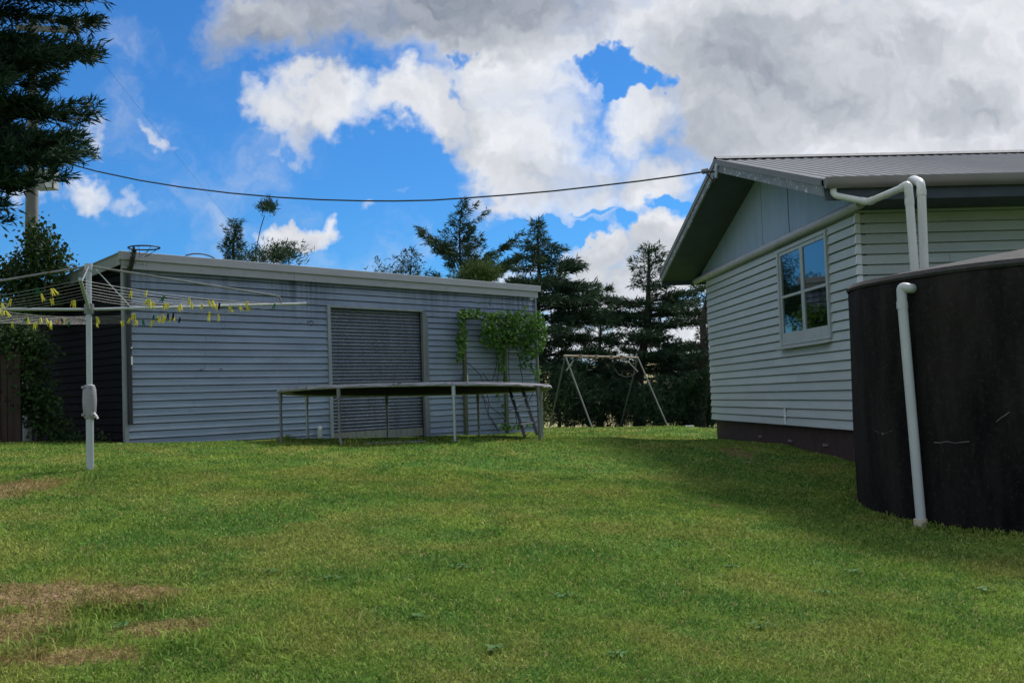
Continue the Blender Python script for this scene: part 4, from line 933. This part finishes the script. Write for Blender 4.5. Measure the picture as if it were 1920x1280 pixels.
def conifer(name, label, base, top, prof, nb, leaf, seed, mat=m_con, group='conifers behind the lawn', wind=(.25, 0), t0=.15, rise=.25, droop=.0, trunk_r=.14, extra=(), dens=1.0, gaps=.12, leader=True, cat='tree', azr=None):
    rr = np.random.default_rng(seed); base = np.array(base, float); top = np.array(top, float); H = top[2]-base[2]
    root = empty(name, base, label, cat, group)
    sway = rr.normal(0, .012*H, (8, 2)); sway[0] = 0; sway[-1] = 0
    def tr_(t):
        i = t*7; a_ = int(min(6, i)); f_ = i-a_; sw_ = sway[a_]*(1-f_)+sway[a_+1]*f_; p = base+(top-base)*t; return p+np.array([sw_[0], sw_[1], 0])
    mb = MB(); ts = np.linspace(0, .98, 12); mb.tube([tr_(t) for t in ts], [trunk_r*(1-t)**.8+.012 for t in ts], 8)
    P, D = [], []
    br_ = [(t0+(1-t0)*(i+rr.random())/nb, None, None) for i in range(nb)]+[(t, az, L) for t, az, L in extra]
    az = rr.random()*6.28
    for t, a_, L in br_:
        t = min(t, .995); az += 2.399+rr.normal(0, .4)
        if a_ is None:
            if rr.random() < gaps: continue
            if azr is not None: az_ = rr.uniform(*azr)
            else: az_ = az
            L = prof(t)*rr.uniform(.55, 1.12)
        else: az_ = a_
        if L < .1: L = .1
        o_ = tr_(t); h = np.array([math.cos(az_)+wind[0]*.6, math.sin(az_)+wind[1]*.6, 0]); h /= np.linalg.norm(h)
        el = rise*(.4+1.6*t**2)+rr.normal(0, .07); m_ = 9; path = []
        for j in range(m_):
            u = j/(m_-1); path.append(o_+h*L*u+Z*(L*u*el-droop*L*u*u+.25*L*max(0, u-.6)**2*1.5)+np.array([wind[0], wind[1], 0])*L*.25*u*u)
        if L > .5: mb.tube(path[:7], [max(.006, trunk_r*.32*(L/3)**.7*(1-j/7)) for j in range(7)], 5, cap=False)
        side = np.cross(h, Z)
        ns = max(3, int(L/(leaf*.42)*dens))
        for j in range(ns):
            u = rr.uniform(.12 if L > 1.2 else 0, 1)**.75; i = u*(m_-1); k_ = int(min(m_-2, i)); p = path[k_]+(path[k_+1]-path[k_])*(i-k_)
            tl = (.16+.30*(1-u))*L*rr.uniform(.4, 1.1); sg = 1 if rr.random() < .5 else -1; td = h*rr.uniform(.3, .9)+side*sg*rr.uniform(.2, 1)+Z*rr.normal(.08, .12)-Z*droop*.3; td /= np.linalg.norm(td)
            nt_ = max(1, int(tl/(leaf*.5)))
            for q in range(nt_): P.append(p+td*tl*(q+rr.random())/nt_); D.append(td*.8+h*.3+np.array([wind[0], wind[1], 0])*.3)
    if leader:
        for q in np.linspace(.86, 1, 14): P.append(tr_(q)); D.append(Z+np.array([wind[0], 0, 0]))
    mb.build('trunk', m_bark, root, smooth=True)
    V = sprays(np.array(P), np.array(D), leaf); n = len(V)//4
    build_np('crown', V, n, 4, mat, root, attr=rng.random(n)); return n
def pr_(pts):
    xs_, ys_ = zip(*pts); return lambda t: float(np.interp(t, xs_, ys_))
def gbase(px, Y, drop=0): p = at(px, 720, Y); return np.array([p[0], p[1], g1(p[0], p[1])-.1-drop])
tot = 0
TB = lambda px, py, Y: at(px, py, Y)
# near dark conifer, top left, trunk beyond the frame
bx0 = gbase(-70, 14.6); tot += conifer('dark_conifer', 'tall dark conifer filling the upper left corner', bx0, (bx0[0]-.1, 14.6, 9.6), pr_(((0, 0), (.3, .3), (.42, 1.0), (.47, 1.75), (.55, 1.6), (.62, 1.55), (.7, 1.75), (.8, 1.95), (.9, 1.6), (1, .5))), 130, .15, 21, m_con_near, 'conifers at the left', wind=(.1, 0), t0=.38, rise=.10, droop=.08, trunk_r=.2, dens=1.35, gaps=.05,
   extra=((.735, -.2, 2.35), (.755, .05, 2.45), (.775, -.1, 2.3), (.76, -.5, 2.0), (.80, .2, 2.2), (.66, 0.0, 1.75), (.61, -.1, 1.7), (.56, .1, 1.7), (.50, 0, 1.75), (.47, -.2, 1.9), (.435, -.1, 1.6), (.42, .2, 1.0), (.40, -.1, .9), (.38, .1, .8)))
# behind the shed
specs = [
 ('conifer_tree', 'wind swept conifer with a feathery leaning tip, tallest behind the shed', (858, 46), (866, 378, 46), ((0, 1.5), (.5, 1.9), (.6, 1.7), (.7, 1.45), (.8, 1.1), (.9, .55), (1, .12)), 150, .22, 5, dict(t0=.35, rise=.45, wind=(.5, 0), dens=1.5, extra=((.81, 2.9, 2.1), (.79, 3.1, 1.8), (.74, .1, 2.3), (.70, 0, 2.6), (.68, .2, 2.2), (.90, .1, 1.1), (.95, 0, .7)))),
 ('conifer_tree', 'low bushy conifer left of the tallest tree above the shed roof', (770, 46), (772, 472, 46), ((0, 1.3), (.6, 1.3), (.8, 1.05), (.9, .7), (1, .2)), 75, .22, 6, dict(t0=.5, rise=.5, wind=(-.1, 0))),
 ('conifer_tree', 'loose drooping conifer rising at the right end of the shed', (1008, 32), (1008, 415, 32), ((0, 1.9), (.3, 2.0), (.55, 1.9), (.7, 1.5), (.8, .95), (.9, .5), (1, .08)), 135, .19, 7, dict(t0=.3, dens=1.4, gaps=.25, rise=.2, droop=.18, wind=(.3, 0), extra=((.66, -.1, 1.9), (.60, .1, 2.1), (.68, .3, 1.7)))),
 ('conifer_tree', 'broad layered conifer with flat shelves of foliage behind the swing frame', (1197, 33), (1216, 462, 33), ((0, 2.2), (.35, 2.3), (.55, 2.0), (.66, 1.7), (.74, 1.5), (.79, .65), (.84, .4), (.90, .62), (.96, .5), (1, .2)), 140, .19, 8, dict(t0=.2, rise=.06, droop=.02, wind=(.12, 0), dens=1.45, gaps=.38, trunk_r=.2, extra=((.70, 3.1, 1.9), (.66, 3.0, 2.2), (.71, 0, 1.8), (.64, .2, 2.2), (.62, 2.9, 1.9)))),
 ('conifer_tree', 'tall dark conifer half hidden behind the left end of the house', (1308, 31), (1330, 520, 31), ((0, 1.4), (.4, 1.3), (.7, 1.0), (.9, .7), (1, .3)), 90, .18, 9, dict(t0=.2, rise=.15, wind=(.1, 0), gaps=.3, trunk_r=.22)),
 ('conifer_tree', 'small flat topped conifer between the drooping and the layered one', (1122, 35), (1126, 598, 35), ((0, 1.3), (.5, 1.1), (.85, 1.0), (.95, .9), (1, .4)), 70, .17, 10, dict(t0=.45, rise=.1, gaps=.35)),
 ('conifer_tree', 'narrow dense conifer top above the left part of the shed roof', (447, 30), (443, 420, 30), ((0, .4), (.6, .38), (.85, .32), (.95, .24), (1, .1)), 130, .13, 12, dict(t0=.5, rise=.7, dens=1.5, gaps=.0)),
]
for nm, lab, (bx, Yb), (tx, ty, Yt), prof, nb, leaf, sd, kw in specs:
    tot += conifer(nm, lab, gbase(bx, Yb), TB(tx, ty, Yt), pr_(prof), nb, leaf, sd, **kw)
# tufted sapling with a bare thin stem
sp_ = empty('tufted_sapling', gbase(470, 29), 'bare thin stem with a single leafy tuft above the shed roof', 'tree')
mb = MB(); mb.tube([gbase(462, 29), at(472, 520, 29), at(480, 470, 29), at(488, 430, 29), at(496, 404, 29)], [.05, .02, .014, .012, .012], 6); mb.build('trunk', m_bark, sp_)
P = np.array([at(501+rng.normal(0, 8), 388+rng.normal(0, 5.5), 29+rng.normal(0, .12)) for _ in range(110)]); V = sprays(P, P*0+np.array([.4, 0, .5]), .14, 7, .8); build_np('crown', V, len(V)//4, 4, m_con, sp_, attr=rng.random(len(V)//4))
def shrub(name, label, blobs, Yc, n, size, mat, group, kind='spray', depth=.5, cat='shrub', stem=True):
    c0 = blobs[0]; b0 = gbase(c0[0], Yc); root = empty(name, b0, label, cat, group); P = []
    for (px, py, rx, ry) in blobs:
        m_ = int(n*rx*ry/sum(b[2]*b[3] for b in blobs))
        ncl = max(5, m_//14)
        for _ in range(ncl):
            d = rng.normal(0, 1, 3); d /= np.linalg.norm(d); d *= rng.random()**.45
            cx_, cy_ = px+rx*d[0], py+ry*d[1]; dep = Yc+depth*d[2]
            c_ = at(cx_, cy_, dep); P.append(c_+rng.normal(0, size*1.3, (14, 3))*[1, 1, .7])
    P = np.concatenate(P)
    V = leaves(P, (0, -.4, .8), size, 4) if kind == 'leaf' else sprays(P, P*0+np.array([.25, 0, .35]), size, 5, .7)
    build_np('crown', V, len(V)//4, 4, mat, root, attr=rng.random(len(V)//4))
    if stem:
        mb = MB(); t_ = at(c0[0], c0[1], Yc); mb.tube([b0, (b0+t_)/2+np.array([.05, 0, 0]), t_], [.06, .045, .015], 6)
        for q in range(5):
            bl = blobs[q % len(blobs)]; e_ = at(bl[0]+rng.uniform(-.6, .6)*bl[2], bl[1]-.3*bl[3], Yc); s0_ = b0+(t_-b0)*.35; mb.tube([s0_, (s0_+e_)/2+Z*.05, e_], [.03, .02, .008], 5)
        mb.build('trunk', m_bark, root)
    return len(V)//4
shrub('shrub', 'dark scrub just peeking over the shed roof left of the tallest conifer', ((760, 575, 70, 60), (860, 585, 60, 52), (724, 520, 14, 24), (690, 590, 50, 50)), 40, 3600, .2, m_con, 'bushes beyond the shed', depth=1.5)
shrub('shrub', 'low wind combed bush above the shed roof right of the bare stem', ((512, 482, 26, 12), (540, 474, 16, 14), (470, 488, 14, 9)), 28, 520, .15, m_con, 'bushes beyond the shed')
shrub('shrub', 'rounded lighter green bush at the right of the tallest tree above the shed', ((905, 508, 30, 22), (880, 518, 20, 14)), 42, 1100, .15, m_con_light, 'bushes beyond the shed')
under = [(1045, 735, 40, 62, 'dark bush below the drooping conifer beside the shed corner'), (1100, 765, 42, 42, 'dark bush behind the left legs of the swing frame'), (1160, 762, 44, 46, 'dark bush behind the middle of the swing frame'), (1225, 765, 40, 42, 'dark bush behind the right legs of the swing frame'), (1280, 758, 36, 50, 'dark bush between the swing frame and the house'), (1320, 765, 22, 40, 'dark bush against the left end of the house')]
for i, (px, py, rx, ry, lab) in enumerate(under):
    shrub('shrub', lab, ((px, py, rx, ry), (px+12, py-ry*.5, rx*.6, ry*.5)), 30.8+.5*(i % 3), 1500, .17, m_con, 'dark bushes beyond the lawn edge', depth=1.0)
# left side: leafy tree round the pole, dark bushes against the side wall
shrub('leafy_shrub', 'glossy broad leaved shrub climbing round the foot of the utility pole', ((70, 470, 34, 62), (30, 520, 44, 44), (100, 505, 28, 46), (60, 560, 60, 40)), 18.6, 5200, .085, m_shrub, 'bushes left of the shed', 'leaf', depth=.5)
shrub('leafy_shrub', 'dense shaded bush against the dark side wall of the shed', ((15, 640, 50, 60), (25, 735, 40, 60), (75, 760, 40, 62), (55, 660, 40, 60), (105, 800, 24, 26)), 17.3, 5200, .075, m_shrub, 'bushes left of the shed', 'leaf', depth=.4)
shrub('leafy_shrub', 'thin low weedy shrub at the foot of the shed corner', ((185, 823, 12, 8), (150, 822, 14, 8)), 17.4, 60, .07, m_shrub, 'bushes left of the shed', 'leaf', depth=.15, stem=False)
# timber fence at the far left
fn_ = empty('timber_fence', at(20, 830, 16.9), 'dark brown timber paling fence at the left edge', 'fence')
for i in range(14):
    p = at(38, 700, 17.0)+np.array([-.11*i-.05, .02*math.sin(i), 0]); zb = g1(p[0], p[1]); mb = MB(); mb.box((p[0], p[1], zb+.72+.02*math.sin(i*2.3)), (1, 0, 0), (0, 1, 0), Z, .05, .012, .74); mb.build('paling', m_brownwood, fn_)
mb = MB(); p = at(38, 700, 17.05); zb = g1(p[0], p[1]); mb.box((p[0]-.8, p[1]+.03, zb+1.2), (1, 0, 0), (0, 1, 0), Z, .85, .02, .04); mb.build('rail', m_brownwood, fn_)
# distant trees on the far paddocks (seen through the gaps)
print('tree quads', tot)

# ------------------------------------------------------------------ sky, clouds and light
SUN_EL, SUN_AZ = R(52), R(42)      # azimuth from +Y, clockwise: beyond the house, to the right
w = bpy.data.worlds.new('World'); scn.world = w; w.use_nodes = True; t = NT(w.node_tree); bg = w.node_tree.nodes['Background']
sky = t.n('ShaderNodeTexSky', sky_type='NISHITA'); sky.sun_disc = False; sky.sun_elevation = SUN_EL; sky.sun_rotation = SUN_AZ; sky.altitude = 100; sky.air_density = 1.0; sky.dust_density = .3; sky.ozone_density = 3.5
tc_ = t.n('ShaderNodeTexCoord').outputs['Generated']; D = t.vm('NORMALIZE', tc_)
sx = t.n('ShaderNodeSeparateXYZ'); t.L.new(D, sx.inputs[0]); dx, dy, dz = sx.outputs
yy = t.m('MAXIMUM', t.m('ABSOLUTE', dy), .12)
u = t.m('DIVIDE', dx, yy); v = t.m('DIVIDE', dz, yy)
uv = t.n('ShaderNodeCombineXYZ'); t.L.new(u, uv.inputs[0]); t.L.new(v, uv.inputs[1]); t.L.new(t.m('MULTIPLY', t.m('LESS_THAN', dy, 0), 7.0), uv.inputs[2]); uv = uv.outputs[0]
wn = t.noise(uv, 9, 4, .6, '2D').outputs['Color']; wn = t.vm('MULTIPLY', t.vm('SUBTRACT', wn, (.5, .5, .5)), (.085, .085, 0))
wn2 = t.noise(uv, 40, 3, .6, '2D').outputs['Color']; wn2 = t.vm('MULTIPLY', t.vm('SUBTRACT', wn2, (.5, .5, .5)), (.030, .030, 0))
uvw = t.vm('ADD', t.vm('ADD', uv, wn), wn2)
def uvpx(px, py): d = ray(px, py); return d[0]/d[1], d[2]/d[1]
def field(blobs, vec, op='MAXIMUM', sm=.35):
    acc = None
    for px, py, rx, ry, wgt, *rot in blobs:
        a_, b_ = uvpx(px, py); s_ = t.vm('SUBTRACT', vec, (a_, b_, 0))
        if rot:
            r_ = t.n('ShaderNodeVectorRotate', rotation_type='Z_AXIS'); t.L.new(s_, r_.inputs[0]); r_.inputs['Angle'].default_value = -R(rot[0]); s_ = r_.outputs[0]
        s_ = t.vm('MULTIPLY', s_, (F/rx, F/ry, 0)); d = t.vm('DOT_PRODUCT', s_, s_)
        val = t.m('MULTIPLY_ADD', d, -wgt, wgt)
        acc = val if acc is None else t.m('SMOOTH_MAX' if sm else op, acc, val, sm if sm else None)
    return t.m('MAXIMUM', acc, 0.)
cloud = [(800, 10, 420, 125, 1.3), (1050, 30, 260, 150, 1.2), (520, 50, 170, 90, .8), (1560, 60, 560, 230, 1.6), (1750, 180, 420, 190, 1.5), (1420, 190, 200, 190, 1.2),
         (590, 190, 110, 75, .95), (640, 160, 60, 50, .8), (500, 215, 62, 60, .75), (540, 255, 60, 42, .5, -40), (730, 185, 130, 62, .95), (840, 190, 100, 80, .95), (980, 200, 150, 230, 1.2), (1040, 330, 180, 110, 1.1), (1190, 220, 105, 110, 1.0), (960, 395, 95, 32, .6), (1240, 330, 130, 80, 1.0), (900, 280, 45, 80, .6, -25),
         (1110, 478, 72, 66, 1.2), (1235, 462, 90, 78, 1.2), (1170, 540, 190, 60, 1.0), (1330, 520, 120, 60, .9), (1050, 500, 50, 45, .8), (1000, 560, 120, 60, .7),
         (570, 462, 95, 32, 1.0), (632, 448, 30, 34, .8), (520, 478, 60, 26, .8),
         (190, 262, 18, 60, .42, 30), (290, 255, 14, 48, .36, 30), (160, 365, 75, 34, .6), (40, 385, 70, 30, .5), (135, 270, 28, 25, .4), (708, 376, 24, 15, .42), (748, 350, 12, 16, .34), (240, 385, 40, 20, .3),
         (1200, 640, 330, 75, .95), (1330, 640, 160, 70, 1.), (1000, 660, 160, 50, .8)]
hole = [(1140, 135, 62, 60, 1.3), (1108, 88, 40, 34, 1.1), (1132, 178, 50, 34, 1.1), (1200, 150, 60, 26, 1.0), (1085, 110, 30, 30, .8), (1165, 95, 30, 25, .8), (870, 165, 22, 26, .5), (885, 105, 16, 22, .5), (870, 330, 55, 30, .35), (1280, 383, 60, 22, 1.0), (1035, 432, 110, 24, 1.0), (1178, 412, 30, 30, .7), (1100, 392, 60, 10, .5)]
C_ = t.m('SUBTRACT', field(cloud, uvw), field(hole, uvw))
fb = t.noise(uvw, 6.0, 8, .6, '2D').outputs[0]
fs = t.noise(uvw, 13, 4, .5, '2D').outputs[0]; fso = t.noise(t.vm('ADD', uvw, (.006, .012, 0)), 13, 4, .5, '2D').outputs[0]
dens = t.m('ADD', t.m('MINIMUM', C_, .9), t.m('ADD', t.m('MULTIPLY', t.m('SUBTRACT', fb, .5), 1.5), t.m('MULTIPLY', t.m('SUBTRACT', fs, .5), .3)))
out_ = t.rng(t.m('MAXIMUM', t.m('ABSOLUTE', u), v), .52, .85)
bk = t.m('MAXIMUM', out_, t.rng(dy, .15, .0))
gen = t.noise(D, 2.3, 4, .6).outputs[0]
dens = t.m('ADD', t.m('MULTIPLY', dens, t.m('SUBTRACT', 1., bk)), t.m('MULTIPLY', t.rng(gen, .40, .62, 0, 1.), bk))
alpha = t.rng(dens, -.04, .86, 0, 1, True)
relief = t.m('MULTIPLY', t.m('SUBTRACT', fs, fso), .9)
grey = [(760, 0, 420, 130, 1.3), (470, 70, 150, 90, 1.1), (640, 60, 240, 100, 1.1), (1690, 90, 180, 90, .5), (1020, 10, 200, 90, .8), (1380, 110, 240, 150, .82), (1560, 40, 200, 90, .45), (1520, 190, 200, 80, .62), (1800, 200, 180, 55, .6), (1330, 250, 130, 70, .8), (880, 235, 70, 90, .5), (1010, 330, 120, 60, .45), (1200, 480, 90, 60, .5), (1095, 480, 60, 40, .45), (560, 260, 70, 40, .4), (1160, 330, 120, 40, .4), (610, 478, 30, 20, .3), (1120, 600, 300, 60, .3), (470, 20, 90, 80, .6)]
G_ = field(grey, uvw)
G2 = t.m('ADD', t.m('MULTIPLY', t.m('MINIMUM', G_, 1.0), .66), t.m('ADD', t.m('MULTIPLY', t.m('SUBTRACT', fb, .42), .55), .12))
G2 = t.m('SUBTRACT', G2, relief, clamp=True)
G2 = t.m('ADD', t.m('MULTIPLY', G2, t.m('SUBTRACT', 1., bk)), t.m('MULTIPLY', t.rng(gen, .52, .75, 0, .7), bk))
CK = 9.2
ccol = t.mix(G2, (CK*.86, CK*.88, CK*.92), (CK*.25, CK*.29, CK*.36))
skc = t.mix(1.0, sky.outputs[0], (.27, .70, 1.12), 'MULTIPLY')
colr = t.mix(alpha, skc, ccol)
hz = t.rng(dz, -.03, .0)
colr = t.mix(hz, (CK*.10, CK*.12, CK*.07), colr)
t.L.new(colr, bg.inputs[0]); bg.inputs[1].default_value = .10
sd = bpy.data.lights.new('sun', 'SUN'); so = bpy.data.objects.new('sun', sd); col.objects.link(so)
sd.energy = 4.6; sd.angle = R(12); sd.color = (1, .95, .87)
dirv = Vector((math.sin(SUN_AZ)*math.cos(SUN_EL), math.cos(SUN_AZ)*math.cos(SUN_EL), math.sin(SUN_EL)))
so.rotation_euler = dirv.to_track_quat('Z', 'Y').to_euler()

scn.view_settings.view_transform = 'Standard'; scn.view_settings.look = 'None'; scn.view_settings.exposure = .13; scn.view_settings.gamma = 1
scn.render.engine = 'CYCLES'; scn.render.resolution_x = 1024; scn.render.resolution_y = 682
scn.cycles.max_bounces = 6; scn.cycles.transparent_max_bounces = 8
